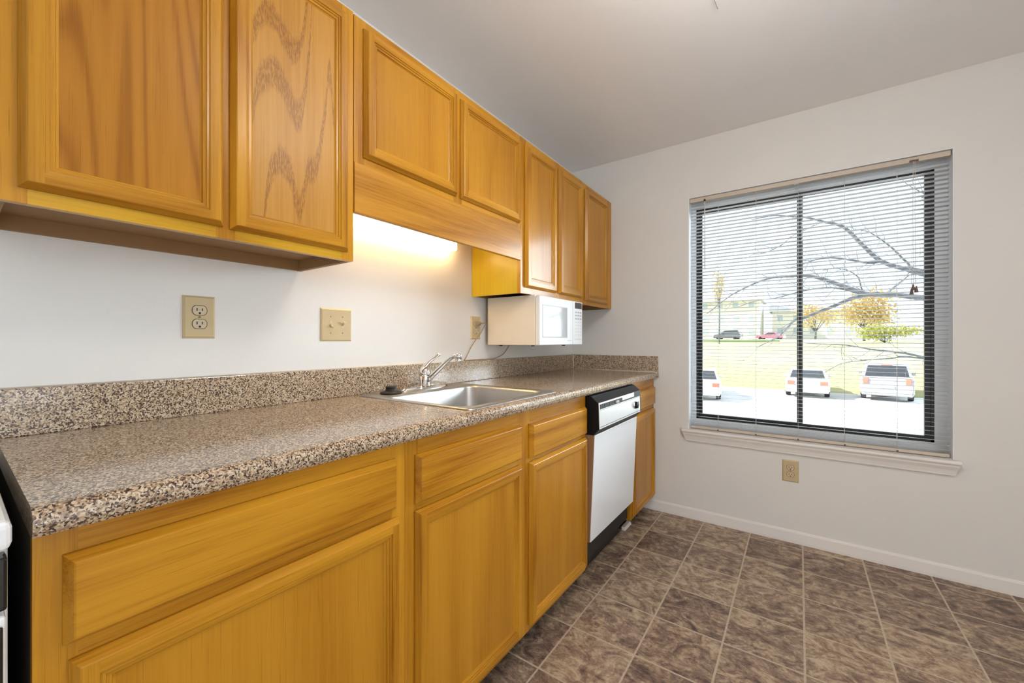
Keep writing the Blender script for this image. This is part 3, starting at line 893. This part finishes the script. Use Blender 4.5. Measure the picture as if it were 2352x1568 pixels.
for by, bx in ((-0.15, 0.17), (-0.52, 0.17), (-0.15, 0.46), (-0.52, 0.46)):
    m = MB(); pts = [(bx + r_ * math.cos(t), by + r_ * math.sin(t), 0.924) for r_, t in ((0.02 + 0.075 * i / 60, i / 60 * 8 * math.pi) for i in range(61))]
    m.tube(pts, 0.006, 'black_plastic', 6); m.build('burner_coil', rg)

# ------------------------------------------------------------------ microwave
mw = thing('microwave', 'small white microwave mounted under the tall oak wall cabinet', 'microwave', (0.2, 1.93, 1.10))
my0, my1, mz0, mz1, mxf = 1.690, 2.168, 1.1035, 1.3535, 0.362
m = MB(); m.box(0.035, my0, mz0, 0.335, my1, mz1, 'cream_enamel', 0.002); m.build('housing', mw, label='cream painted metal housing')
m = MB(); m.box(0.3365, my0, mz0, mxf, 2.046, mz1 - 0.004, 'white_plastic', 0.004)
md = m.build('door', mw)
m = MB()
wy0, wy1, wz0, wz1 = 1.722, 1.972, 1.148, 1.302
for a in ((wy0 - 0.006, wz0 - 0.006, wy1 + 0.006, wz0), (wy0 - 0.006, wz1, wy1 + 0.006, wz1 + 0.006), (wy0 - 0.006, wz0, wy0, wz1), (wy1, wz0, wy1 + 0.006, wz1)):
    m.box(mxf - 0.001, a[0], a[1], mxf + 0.0015, a[2], a[3], 'grey_plastic', 0.0005)
m.build('window_bezel', md)
m = MB(); m.box(mxf - 0.001, wy0, wz0, mxf + 0.0008, wy1, wz1, 'oven_window'); m.build('oven_window', md)
m = MB(); m.box(mxf - 0.0005, 1.980, 1.1255, mxf + 0.0005, 2.034, 1.1275, 'grey_plastic'); m.build('nameplate', md)
m = MB(); m.box(0.3365, 2.0475, mz0, mxf, my1, mz1 - 0.004, 'white_plastic', 0.004); mc = m.build('control_panel', mw)
m = MB(); m.box(mxf - 0.001, 2.072, 1.309, mxf + 0.0008, 2.158, 1.3435, 'display_dark', 0.0003); m.build('display', mc)
for r_ in range(8):
    for c_ in range(3):
        m = MB(); y = 2.076 + c_ * 0.029; z = 1.288 - r_ * 0.0185
        m.box(mxf - 0.001, y, z - 0.004, mxf + 0.0006, y + 0.020, z + 0.004, 'grey_plastic' if r_ in (0, 1, 2) else 'white_plastic', 0.0003)
        m.box(mxf - 0.001, y + 0.007, z - 0.0018, mxf + 0.0009, y + 0.013, z + 0.0018, 'grey_plastic')
        m.build('button', mc)
m = MB(); m.box(mxf - 0.001, 2.066, 1.1335, mxf + 0.0006, 2.160, 1.1350, 'grey_plastic'); m.build('panel_seam', mc)
for x, y in ((0.300, 1.725), (0.09, 1.735), (0.325, 2.005), (0.09, 2.12)):
    m = MB(); m.lathe([(0, 0), (0.009, 0), (0.010, 0.006), (0, 0.006)], (x, y, mz0 - 0.0055), 'rubber', (0, 0, 1), 14); m.build('foot', mw)
m = MB(); m.box(0.05, my0 + 0.06, mz0 - 0.004, 0.10, my0 + 0.14, mz0 + 0.001, 'grey_plastic'); m.build('vent_cover', mw)

# ------------------------------------------------------------------ outlets and switches
def on_wall(side, c):
    """maps (u right, v up, n out) on a wall to world"""
    if side == 'left':   # wall x=0, right is +y
        return lambda u, v, n: (n, c[0] + u, c[1] + v)
    return lambda u, v, n: (c[0] + u, D - n, c[1] + v)

def wbox(m, P, u0, v0, u1, v1, n0, n1, mat, bevel=0.0):
    a = P(u0, v0, n0); b = P(u1, v1, n1)
    m.box(min(a[0], b[0]), min(a[1], b[1]), min(a[2], b[2]), max(a[0], b[0]), max(a[1], b[1]), max(a[2], b[2]), mat, bevel)

def cover_plate(P, root, hw, hh):
    m = MB()
    rings = [[P(s * (hw - i), t * (hh - i), n) for s, t in ((-1, -1), (1, -1), (1, 1), (-1, 1))] for i, n in ((0, 0.0004), (0.0008, 0.0025), (0.0055, 0.0062))]
    for a, b in zip(rings, rings[1:]):
        for i in range(4):
            j = (i + 1) % 4
            m.face((a[i], a[j], b[j], b[i]), 'ivory_plastic')
    m.face(rings[-1], 'ivory_plastic')
    return m.build('cover_plate', root)

def duplex(side, c, label, hw=0.0385, hh=0.0605, plugged=False):
    P = on_wall(side, c)
    root = thing('wall_outlet', label, 'outlet', P(0, 0, 0), 'ivory duplex outlets')
    cover_plate(P, root, hw, hh)
    outn = Vector(P(0, 0, 1)) - Vector(P(0, 0, 0))
    for sv in (0.0192, -0.0192):
        def oval(rx, rz, n):
            pts = []
            for i in range(32):
                t = 2 * math.pi * i / 32
                u = rx * math.cos(t); v = max(-rz * 0.80, min(rz * 0.80, rz * math.sin(t)))
                pts.append(P(u, sv + v, n))
            return pts
        m = MB()
        a, b, c2, d = oval(0.0185, 0.0178, 0.0064), oval(0.0172, 0.0166, 0.0064), oval(0.0170, 0.0164, 0.0066), oval(0.0166, 0.0160, 0.0078)
        for i in range(32):
            j = (i + 1) % 32
            m.face((a[i], a[j], b[j], b[i]), 'slot_dark'); m.face((c2[i], c2[j], d[j], d[i]), 'ivory_face')
        m.face(d, 'ivory_face')
        rc = m.build('receptacle', root)
        if plugged and sv > 0: continue
        for u0, hh2 in ((-0.0065, 0.0042), (0.0060, 0.0036)):
            m = MB(); wbox(m, P, u0 - 0.0012, sv + 0.0025 - hh2, u0 + 0.0012, sv + 0.0025 + hh2, 0.0070, 0.0081, 'slot_dark'); m.build('slot', rc)
        m = MB(); m.lathe([(0.0028, 0), (0.0028, 0.0010), (0, 0.0010)], P(0, sv - 0.0078, 0.0072), 'slot_dark', outn, 12); m.build('slot', rc)
    m = MB(); m.lathe([(0.0034, 0), (0.0030, 0.0014), (0, 0.0017)], P(0, 0, 0.0060), 'screw_metal', outn, 12)
    wbox(m, P, -0.0028, -0.0004, 0.0028, 0.0004, 0.0075, 0.0079, 'slot_dark')
    m.build('screw', root)
    return root
duplex('left', (0.4205, 1.1930), 'ivory duplex outlet left of the switch plate under the oak wall cabinet')
duplex('left', (1.6275, 1.1940), 'ivory duplex outlet beside the microwave with a cord plugged into it', 0.0385, 0.0605, True)
duplex('back', (1.3587, 0.3965), 'ivory duplex outlet low on the wall below the window sill')

P = on_wall('left', (0.8395, 1.1845))
sw = thing('light_switch', 'ivory double toggle switch plate on the wall left of the faucet', 'switch', P(0, 0, 0))
cover_plate(P, sw, 0.0615, 0.0605)
for u, dn in ((-0.023, -1), (0.023, 1)):
    m = MB(); wbox(m, P, u - 0.0052, -0.0125, u + 0.0052, 0.0125, 0.0055, 0.0068, 'ivory_face')
    b_ = m.build('toggle_slot', sw)
    m = MB(); m.tube([P(u, 0, 0.004), P(u, dn * 0.006, 0.012), P(u, dn * 0.011, 0.0185)], [0.0050, 0.0043, 0.0034], 'ivory_plastic', 8); m.build('toggle', sw)
    for v in (0.030, -0.030):
        m = MB(); m.lathe([(0.0030, 0), (0.0026, 0.0012), (0, 0.0015)], P(u, v, 0.0060), 'screw_metal', (1, 0, 0), 12); m.build('screw', sw)

# plug and cord of the microwave
pc = thing('power_cord', 'beige power cord running from the plugged outlet down behind the sink to the microwave', 'cord', (0.02, 1.64, 1.03))
m = MB()
m.prism([(0.0083, 1.2045), (0.0083, 1.2225), (0.026, 1.2255), (0.038, 1.2240), (0.041, 1.2180), (0.036, 1.2120), (0.024, 1.2045)], 'y', 1.6175, 1.6385, 'cord_beige', False, 0.002)
m.tube([(0.036, 1.632, 1.2185), (0.042, 1.646, 1.2200), (0.046, 1.660, 1.2215)], [0.0055, 0.0048, 0.0038], 'cord_beige', 10)
m.build('plug', pc)
def smooth(pts, n=6):
    pts = [Vector(p) for p in pts]
    out = []
    for i in range(len(pts) - 1):
        p0, p1, p2, p3 = pts[max(i - 1, 0)], pts[i], pts[i + 1], pts[min(i + 2, len(pts) - 1)]
        for k in range(n):
            t = k / n
            out.append(0.5 * ((2 * p1) + (-p0 + p2) * t + (2 * p0 - 5 * p1 + 4 * p2 - p3) * t * t + (-p0 + 3 * p1 - 3 * p2 + p3) * t ** 3))
    out.append(pts[-1])
    return out
m = MB()
m.tube(smooth([(0.046, 1.660, 1.2215), (0.040, 1.664, 1.215), (0.030, 1.6635, 1.1968), (0.030, 1.6359, 1.1654), (0.030, 1.5989, 1.1323), (0.030, 1.5598, 1.0917), (0.028, 1.5230, 1.0398), (0.018, 1.520, 1.0270),
               (0.013, 1.546, 1.0256), (0.013, 1.602, 1.0262), (0.013, 1.705, 1.0262), (0.020, 1.769, 1.0272), (0.032, 1.832, 1.0500), (0.045, 1.862, 1.0890), (0.050, 1.868, 1.1020)]), 0.0030, 'cord_beige', 8)
m.build('cable', pc)

# ------------------------------------------------------------------ lamps
lt = thing('undercabinet_light', 'lit fluorescent strip light on the wall below the short oak cabinet', 'light', (0.03, 1.1, 1.60))
m = MB(); m.box(0.0015, 0.80, 1.598, 0.055, 1.434, 1.625, 'white_plastic', 0.003); m.build('housing', lt)
m = MB(); m.prism([(0.004, 1.5975), (0.004, 1.566), (0.010, 1.561), (0.048, 1.561), (0.054, 1.566), (0.054, 1.5975)], 'y', 0.803, 1.431, 'tube_glow'); m.build('diffuser', lt)

LX, LY = 1.38, 1.03
cl = thing('ceiling_lamp', 'round white globe lamp on the kitchen ceiling above the camera view', 'lamp', (LX, LY, H))
m = MB(); m.lathe([(0.0, 0), (0.075, 0), (0.075, -0.018), (0.06, -0.035), (0.012, -0.040), (0.012, -0.165), (0.0, -0.165)], (LX, LY, H - 0.0005), 'trim_paint'); m.build('lamp_base', cl)
m = MB(); m.lathe([(0.03, -0.150), (0.13, -0.158), (0.195, -0.190), (0.215, -0.230), (0.205, -0.270), (0.15, -0.310), (0.08, -0.328), (0, -0.332)], (LX, LY, H), 'lamp_glow'); m.build('lamp_shade', cl)

m = MB(); m.tube([(1.1395, 1.640, H - 0.001), (1.1427, 1.663, H - 0.006), (1.1465, 1.700, H - 0.010), (1.147, 1.704, H - 0.006)], 0.0013, 'grey_plastic', 6)
m.build('ceiling_hook', None, (1.143, 1.66, H), label='thin grey wire hook on the ceiling', category='hook')

# ------------------------------------------------------------------ outdoors
GZ = -1.65
m = MB()
m.face([(-60, 3.2, GZ), (60, 3.2, GZ), (60, 27.5, GZ), (-60, 27.5, GZ)], 'asphalt')
m.box(-60, 3.0, GZ - 0.3, 60, 27.5, GZ - 0.01, 'asphalt')
m.build('parking_lot', None, (0, 15, GZ), kind='structure')
m = MB(); k = m.mi('lawn')
prof = [(27.5, GZ - 0.05), (27.6, GZ + 0.10), (45, -0.55), (66, 0.62), (79, 1.30), (110, 1.48), (170, 1.6)]
N = 24
rows = [[m.bm.verts.new((-110 + 220 * i / N, y, z + (0.25 * math.sin(i * 1.3 + y) if 30 < y < 70 else 0))) for i in range(N + 1)] for y, z in prof]
for a, b_ in zip(rows, rows[1:]):
    for i in range(N):
        f = m.bm.faces.new((a[i], a[i + 1], b_[i + 1], b_[i])); f.smooth = True
m.build('lawn', None, (0, 60, 0), kind='structure')
m = MB(); m.box(-16, 74, 0.70, -1.0, 78.5, 1.22, 'lawn_green', 0.2); m.build('low_hedge', None, (-8, 76, 0.9), label='low dark green strip of hedge in front of the far parked cars', category='hedge')
for x in (2.35, 5.3, -0.6):
    m = MB(); m.box(x, 13.0, GZ, x + 0.10, 15.6, GZ + 0.004, 'lot_paint')
    m.build('parking_stripe', None, (x, 14, GZ), kind='structure')

def car(label, loc, rotz, paintm, suv=False, length=4.5, width=1.80, height=1.45):
    """rear of the car points to -y of its own frame"""
    root = thing('car', label, 'car', (0, 0, 0), None)
    hw = width / 2
    Lh = length / 2
    belt = 0.62 * height if suv else 0.64 * height
    if suv:
        side = [(-Lh, 0.30), (-Lh - 0.03, 0.55), (-Lh + 0.02, belt), (-Lh + 0.10, belt + 0.02), (Lh - 1.1, belt), (Lh - 0.15, belt - 0.16), (Lh, 0.55), (Lh - 0.02, 0.28)]
        cab = [(-Lh + 0.06, belt), (-Lh + 0.36, height - 0.06), (-Lh + 0.6, height), (Lh - 2.0, height - 0.02), (Lh - 1.15, belt)]
    else:
        side = [(-Lh, 0.30), (-Lh - 0.03, 0.55), (-Lh + 0.05, belt - 0.02), (-Lh + 0.65, belt + 0.02), (Lh - 1.2, belt), (Lh - 0.15, belt - 0.16), (Lh, 0.52), (Lh - 0.02, 0.26)]
        cab = [(-Lh + 0.60, belt), (-Lh + 1.25, height - 0.04), (-Lh + 1.6, height), (Lh - 2.1, height - 0.02), (Lh - 1.25, belt)]
    m = MB()
    m.prism([(y, z) for y, z in side], 'x', -hw, hw, paintm, False, 0.07)
    m.build('body', root)
    m = MB()
    k = m.mi(paintm)
    tin = 0.14
    def shell(sc):
        L_, R_ = [], []
        for y, z in cab:
            t = (z - belt) / (height - belt)
            x = hw - 0.06 - tin * t
            L_.append((-x, y, z)); R_.append((x, y, z))
        return L_, R_
    L_, R_ = shell(1)
    VL = [m.bm.verts.new(p) for p in L_]; VR = [m.bm.verts.new(p) for p in R_]
    for i in range(len(cab) - 1):
        m.bm.faces.new((VL[i], VL[i + 1], VR[i + 1], VR[i]))
    m.bm.faces.new(VL); m.bm.faces.new(list(reversed(VR)))
    m.build('cabin', root)
    # rear window, proud of the sloping tailgate
    (y0, z0), (y1, z1) = cab[0], cab[1]
    def on(t, s):
        y = y0 + (y1 - y0) * t; z = z0 + (z1 - z0) * t
        x = (hw - 0.06 - tin * (z - belt) / (height - belt) - 0.10) * s
        return (x, y - 0.012, z + 0.006)
    m = MB(); m.face((on(0.12, -1), on(0.12, 1), on(0.92, 1), on(0.92, -1)), 'car_glass'); 
    r = bmesh.ops.solidify(m.bm, geom=m.bm.faces[:], thickness=0.01); m.build('rear_window', root)
    for s in (-1, 1):
        m = MB(); pts = []
        for y, z in cab[1:4] : pass
        zz0, zz1 = belt + 0.06, height - 0.10
        def sx(z): return s * (hw - 0.06 - tin * (z - belt) / (height - belt) + 0.006)
        ya, yb2 = cab[0][0] + (0.35 if not suv else 0.18), cab[-1][0] - 0.2
        m.face(((sx(zz0), ya, zz0), (sx(zz0), yb2, zz0), (sx(zz1), cab[-2][0] - 0.05, zz1), (sx(zz1), cab[1][0] + 0.10, zz1)), 'car_glass')
        bmesh.ops.solidify(m.bm, geom=m.bm.faces[:], thickness=0.01); m.build('side_window', root)
        m = MB()
        if suv: m.box(s * (hw - 0.20) - 0.10, -Lh - 0.035, belt - 0.28, s * (hw - 0.20) + 0.10, -Lh + 0.06, belt - 0.02, 'tail_red', 0.02)
        else: m.box(s * (hw - 0.24) - 0.15, -Lh - 0.04, belt - 0.22, s * (hw - 0.24) + 0.15, -Lh + 0.06, belt - 0.05, 'tail_red', 0.02)
        m.build('tail_light', root)
        m = MB(); m.box(s * hw + (0 if s > 0 else -0.16), 0.55, belt - 0.02, s * hw + (0.16 if s > 0 else 0), 0.68, belt + 0.12, paintm, 0.03); m.build('wing_mirror', root)
        for yw in (-Lh + 0.85, Lh - 0.85):
            m = MB(); m.lathe([(0, 0), (0.20, 0), (0.20, 0.01), (0.31, 0.01), (0.33, 0.03), (0.33, 0.19), (0.31, 0.21), (0, 0.21)], (s * (hw + 0.005), yw, 0.33), 'tyre', (-s, 0, 0), 24); m.build('wheel', root)
    m = MB(); m.box(-hw + 0.05, -Lh - 0.06, 0.24, hw - 0.05, -Lh + 0.2, 0.50, 'grey_plastic' if suv else paintm, 0.05); m.build('bumper', root)
    m = MB(); m.box(-0.26, -Lh - 0.045, 0.60 if suv else 0.58, 0.26, -Lh - 0.01, 0.72, 'silver_plate', 0.005); m.build('licence_plate', root)
    if suv:
        m = MB(); m.box(-0.2, cab[1][0] - 0.03, height - 0.085, 0.2, cab[1][0] + 0.06, height - 0.05, 'tail_red', 0.008); m.build('brake_light', root)
    root.location = loc
    root.rotation_euler = (0, 0, rotz)
    return root
car('silver sport utility car seen from behind at the right of the parking lot', (4.95, 27.3 - 0.0, GZ), math.radians(-7), 'car_silver', True, 4.6, 1.85, 1.72)
car('white sedan seen from behind in the middle of the window view', (1.76, 26.6, GZ), math.radians(-1), 'car_white', False, 4.5, 1.78, 1.34)
car('silver sedan partly cut off by the left edge of the window', (-2.75, 22.6, GZ), math.radians(10), 'car_white', False, 4.5, 1.78, 1.38)
c_ = car('dark sport utility car parked far away beyond the lawn', (-9.4, 84.6, 1.32), math.radians(80), 'car_dark', True, 4.6, 1.85, 1.75)
c_ = car('red sedan parked far away beyond the lawn', (-2.9, 87.5, 1.34), math.radians(75), 'car_red', False, 4.4, 1.75, 1.35)

# bare tree whose limbs cross the window from the right
tr = thing('bare_tree', 'bare grey tree with limbs crossing the right half of the window', 'tree', (5.2, 6.9, GZ))
m = MB(); m.tube(smooth([(5.2, 6.9, GZ), (5.15, 6.9, -0.6), (5.0, 6.85, 0.6), (4.95, 6.85, 1.8), (5.05, 6.9, 3.2), (5.0, 6.9, 5.0)], 4), [0.19 - 0.005 * i for i in range(21)], 'bark', 12); m.build('trunk', tr)
BOUGHS = [
(0.030, [(4.98, 6.85, 0.9), (4.0, 6.6, 1.4), (3.1, 6.4, 1.70), (2.54, 6.3, 1.86), (2.39, 6.25, 1.92), (2.17, 6.21, 2.03), (2.0, 6.16, 2.23), (1.86, 6.12, 2.42), (1.76, 6.07, 2.49), (1.62, 6.03, 2.54), (1.47, 5.98, 2.6), (1.32, 5.94, 2.63), (1.15, 5.89, 2.66), (0.92, 5.85, 2.64)]),
(0.017, [(4.95, 6.85, 1.5), (3.6, 6.7, 1.75), (2.59, 6.6, 1.94), (2.43, 6.52, 2.04), (2.31, 6.43, 2.18), (2.18, 6.35, 2.31), (2.06, 6.27, 2.4), (1.96, 6.18, 2.42)]),
(0.032, [(5.0, 6.85, 0.6), (3.8, 6.2, 1.2), (2.9, 5.9, 1.48), (2.45, 5.8, 1.56), (2.29, 5.76, 1.59), (2.17, 5.73, 1.61), (2.0, 5.69, 1.62), (1.9, 5.66, 1.66), (1.74, 5.62, 1.74), (1.6, 5.59, 1.81), (1.45, 5.55, 1.85), (1.32, 5.51, 1.85), (1.17, 5.48, 1.85), (1.03, 5.44, 1.81), (0.88, 5.41, 1.74), (0.73, 5.37, 1.65), (0.5, 5.34, 1.46)]),
(0.021, [(2.18, 5.75, 1.61), (2.01, 5.70, 1.62), (1.83, 5.7, 1.57), (1.7, 5.65, 1.5), (1.56, 5.6, 1.44), (1.45, 5.55, 1.38), (1.35, 5.5, 1.35), (1.25, 5.45, 1.22), (1.18, 5.4, 1.15), (1.0, 5.35, 1.05)]),
(0.014, [(2.18, 6.23, 2.04), (2.06, 6.23, 2.03), (1.87, 6.16, 2.08), (1.7, 6.09, 2.11), (1.56, 6.01, 2.09), (1.46, 5.94, 2.05), (1.3, 5.87, 2.0)]),
(0.012, [(2.01, 5.70, 1.62), (1.92, 5.72, 1.64), (1.79, 5.69, 1.69), (1.65, 5.63, 1.71), (1.46, 5.58, 1.69), (1.32, 5.52, 1.65), (1.18, 5.47, 1.61), (1.02, 5.41, 1.59), (0.82, 5.36, 1.52)]),
(0.008, [(2.01, 5.70, 1.62), (1.95, 5.70, 1.67), (1.91, 5.63, 1.8), (1.82, 5.55, 1.87), (1.71, 5.47, 1.89), (1.6, 5.38, 1.87)]),
(0.013, [(2.17, 5.74, 1.61), (2.19, 5.85, 1.66), (2.27, 5.95, 1.74), (2.38, 6.1, 1.84), (2.48, 6.27, 1.89)]),
(0.014, [(5.02, 6.85, 0.1), (3.6, 6.1, 0.6), (2.4, 5.5, 0.96), (2.2, 5.42, 1.01), (1.98, 5.33, 1.04), (1.8, 5.25, 1.08), (1.63, 5.17, 1.09), (1.46, 5.08, 1.1)]),
(0.010, [(5.02, 6.85, 0.0), (3.6, 6.1, 0.7), (2.4, 5.5, 0.95), (2.12, 5.4, 0.95), (1.92, 5.3, 0.93), (1.75, 5.2, 0.9), (1.61, 5.1, 0.81)]),
(0.012, [(1.63, 6.03, 2.54), (1.47, 6.1, 2.49), (1.32, 6.1, 2.42), (1.22, 6.05, 2.32), (1.05, 5.97, 2.23), (0.93, 5.88, 2.21)]),
(0.012, [(5.02, 6.9, 2.6), (3.6, 6.9, 2.75), (2.67, 6.8, 2.83), (2.61, 6.67, 2.84), (2.47, 6.55, 2.92), (2.38, 6.42, 2.97)]),
]
def twig(m, p, d, L, r, depth):
    pts = [p]; q = p.copy(); dd_ = d.copy()
    n = 4
    for i in range(n):
        dd_ = (dd_ + Vector((rnd.uniform(-.35, .35), rnd.uniform(-.35, .35), rnd.uniform(-.25, .35)))).normalized()
        q = q + dd_ * (L / n); pts.append(q.copy())
        if depth > 0 and rnd.random() < 0.55:
            sd = (dd_ + Vector((rnd.uniform(-1, 1), rnd.uniform(-1, 1), rnd.uniform(-1, 1))) * 0.9).normalized()
            twig(m, q.copy(), sd, L * 0.5, r * 0.6, depth - 1)
    m.tube(pts, [r * (1 - 0.18 * i) for i in range(n + 1)], 'bark', 4)
for r0, pl in BOUGHS:
    m = MB()
    sp2 = smooth(pl, 4)
    n = len(sp2)
    m.tube(sp2, [max(0.0035, r0 * (1.15 - 0.98 * i / (n - 1))) for i in range(n)], 'bark', 7)
    for i in range(2, n):
        if sp2[i].x < 2.8 and rnd.random() < 0.42:
            d = (sp2[i] - sp2[i - 1]).normalized()
            sd = (d * 0.7 + Vector((rnd.uniform(-.4, .4), rnd.uniform(-.6, .6), rnd.uniform(-1, 1)))).normalized()
            twig(m, sp2[i].copy(), sd, rnd.uniform(0.15, 0.4), 0.0030, 1)
    m.build('bough', tr)

# far foliage
def leafy(name, label, cat, base, rx, ry, rz, mat, n, leaf, trunk_h, trunk_r=0.18):
    t = thing(name, label, cat, base)
    m = MB(); k = m.mi(mat)
    c = Vector(base) + Vector((0, 0, trunk_h + rz))
    clumps = []
    for i in range(14):
        v = Vector((rnd.gauss(0, 1), rnd.gauss(0, 1), rnd.gauss(0, 1))).normalized() * rnd.uniform(0.3, 0.8)
        clumps.append(v)
    for i in range(n):
        v = rnd.choice(clumps) + Vector((rnd.gauss(0, .2), rnd.gauss(0, .2), rnd.gauss(0, .2)))
        p = c + Vector((v.x * rx, v.y * ry, v.z * rz))
        a = Vector((rnd.uniform(-1, 1), rnd.uniform(-1, 1), rnd.uniform(-1, 1))).normalized()
        b2 = a.cross(Vector((0.3, 0.5, 0.8))).normalized()
        s = leaf * rnd.uniform(.6, 1.3)
        m.face((p - a * s, p + b2 * s * 0.6, p + a * s, p - b2 * s * 0.6), mat)
    m.build('foliage', t)
    m = MB()
    b0 = Vector(base)
    m.tube([b0, b0 + Vector((0.05, 0, trunk_h)), c], [trunk_r, trunk_r * .8, trunk_r * .3], 'bark', 8)
    for v in clumps[:8]:
        m.tube([b0 + Vector((0, 0, trunk_h)), c + Vector((v.x * rx, v.y * ry, v.z * rz))], [trunk_r * .45, 0.02], 'bark', 5)
    m.build('trunk', t)
leafy('autumn_tree', 'orange autumn tree far behind the silver car', 'tree', (8.6, 72.5, 1.0), 3.6, 3.0, 2.9, 'leaf_orange', 2600, 0.20, 1.6)
leafy('autumn_tree', 'thin tan tree far away at the upper left of the window', 'tree', (-8.3, 67.0, 0.65), 1.1, 1.1, 3.4, 'leaf_tan', 500, 0.16, 5.4, 0.10)
leafy('shrub', 'yellow-green shrub in front of the orange tree', 'shrub', (9.9, 66.5, 0.65), 3.2, 1.6, 1.2, 'leaf_yellow_green', 2000, 0.16, 0.25, 0.08)
leafy('autumn_tree', 'pale orange tree far away just right of the window mullion', 'tree', (3.5, 80.0, 1.3), 3.0, 2.5, 2.4, 'leaf_orange', 1000, 0.2, 1.2)

def building(label, x0, x1, y, z0, hgt, nx, nz):
    t = thing('apartment_building', label, 'building', ((x0 + x1) / 2, y, z0))
    m = MB(); m.box(x0, y, z0, x1, y + 12, z0 + hgt, 'siding_pale'); wl = m.build('wall', t)
    m = MB(); m.prism([(y - 0.8, z0 + hgt), (y + 6, z0 + hgt + 2.6), (y + 12.8, z0 + hgt)], 'x', x0 - 0.6, x1 + 0.6, 'roof_grey'); m.build('roof', t)
    dx = (x1 - x0) / nx
    for i in range(nx):
        for j in range(nz):
            xa = x0 + dx * (i + 0.3); za = z0 + 1.0 + j * 2.9
            m = MB(); m.box(xa, y - 0.06, za, xa + dx * 0.4, y + 0.02, za + 1.4, 'trim_paint'); wd = m.build('window', t)
            m = MB(); m.box(xa + 0.08, y - 0.09, za + 0.08, xa + dx * 0.4 - 0.08, y - 0.061, za + 1.32, 'pane_blue'); m.build('pane', wd)
building('pale apartment building far beyond the lawn at the left of the window', -24, -5.5, 102, 1.5, 8.4, 6, 3)
building('pale apartment building far beyond the lawn behind the window mullion', -3.5, 14, 108, 1.6, 6.0, 6, 2)
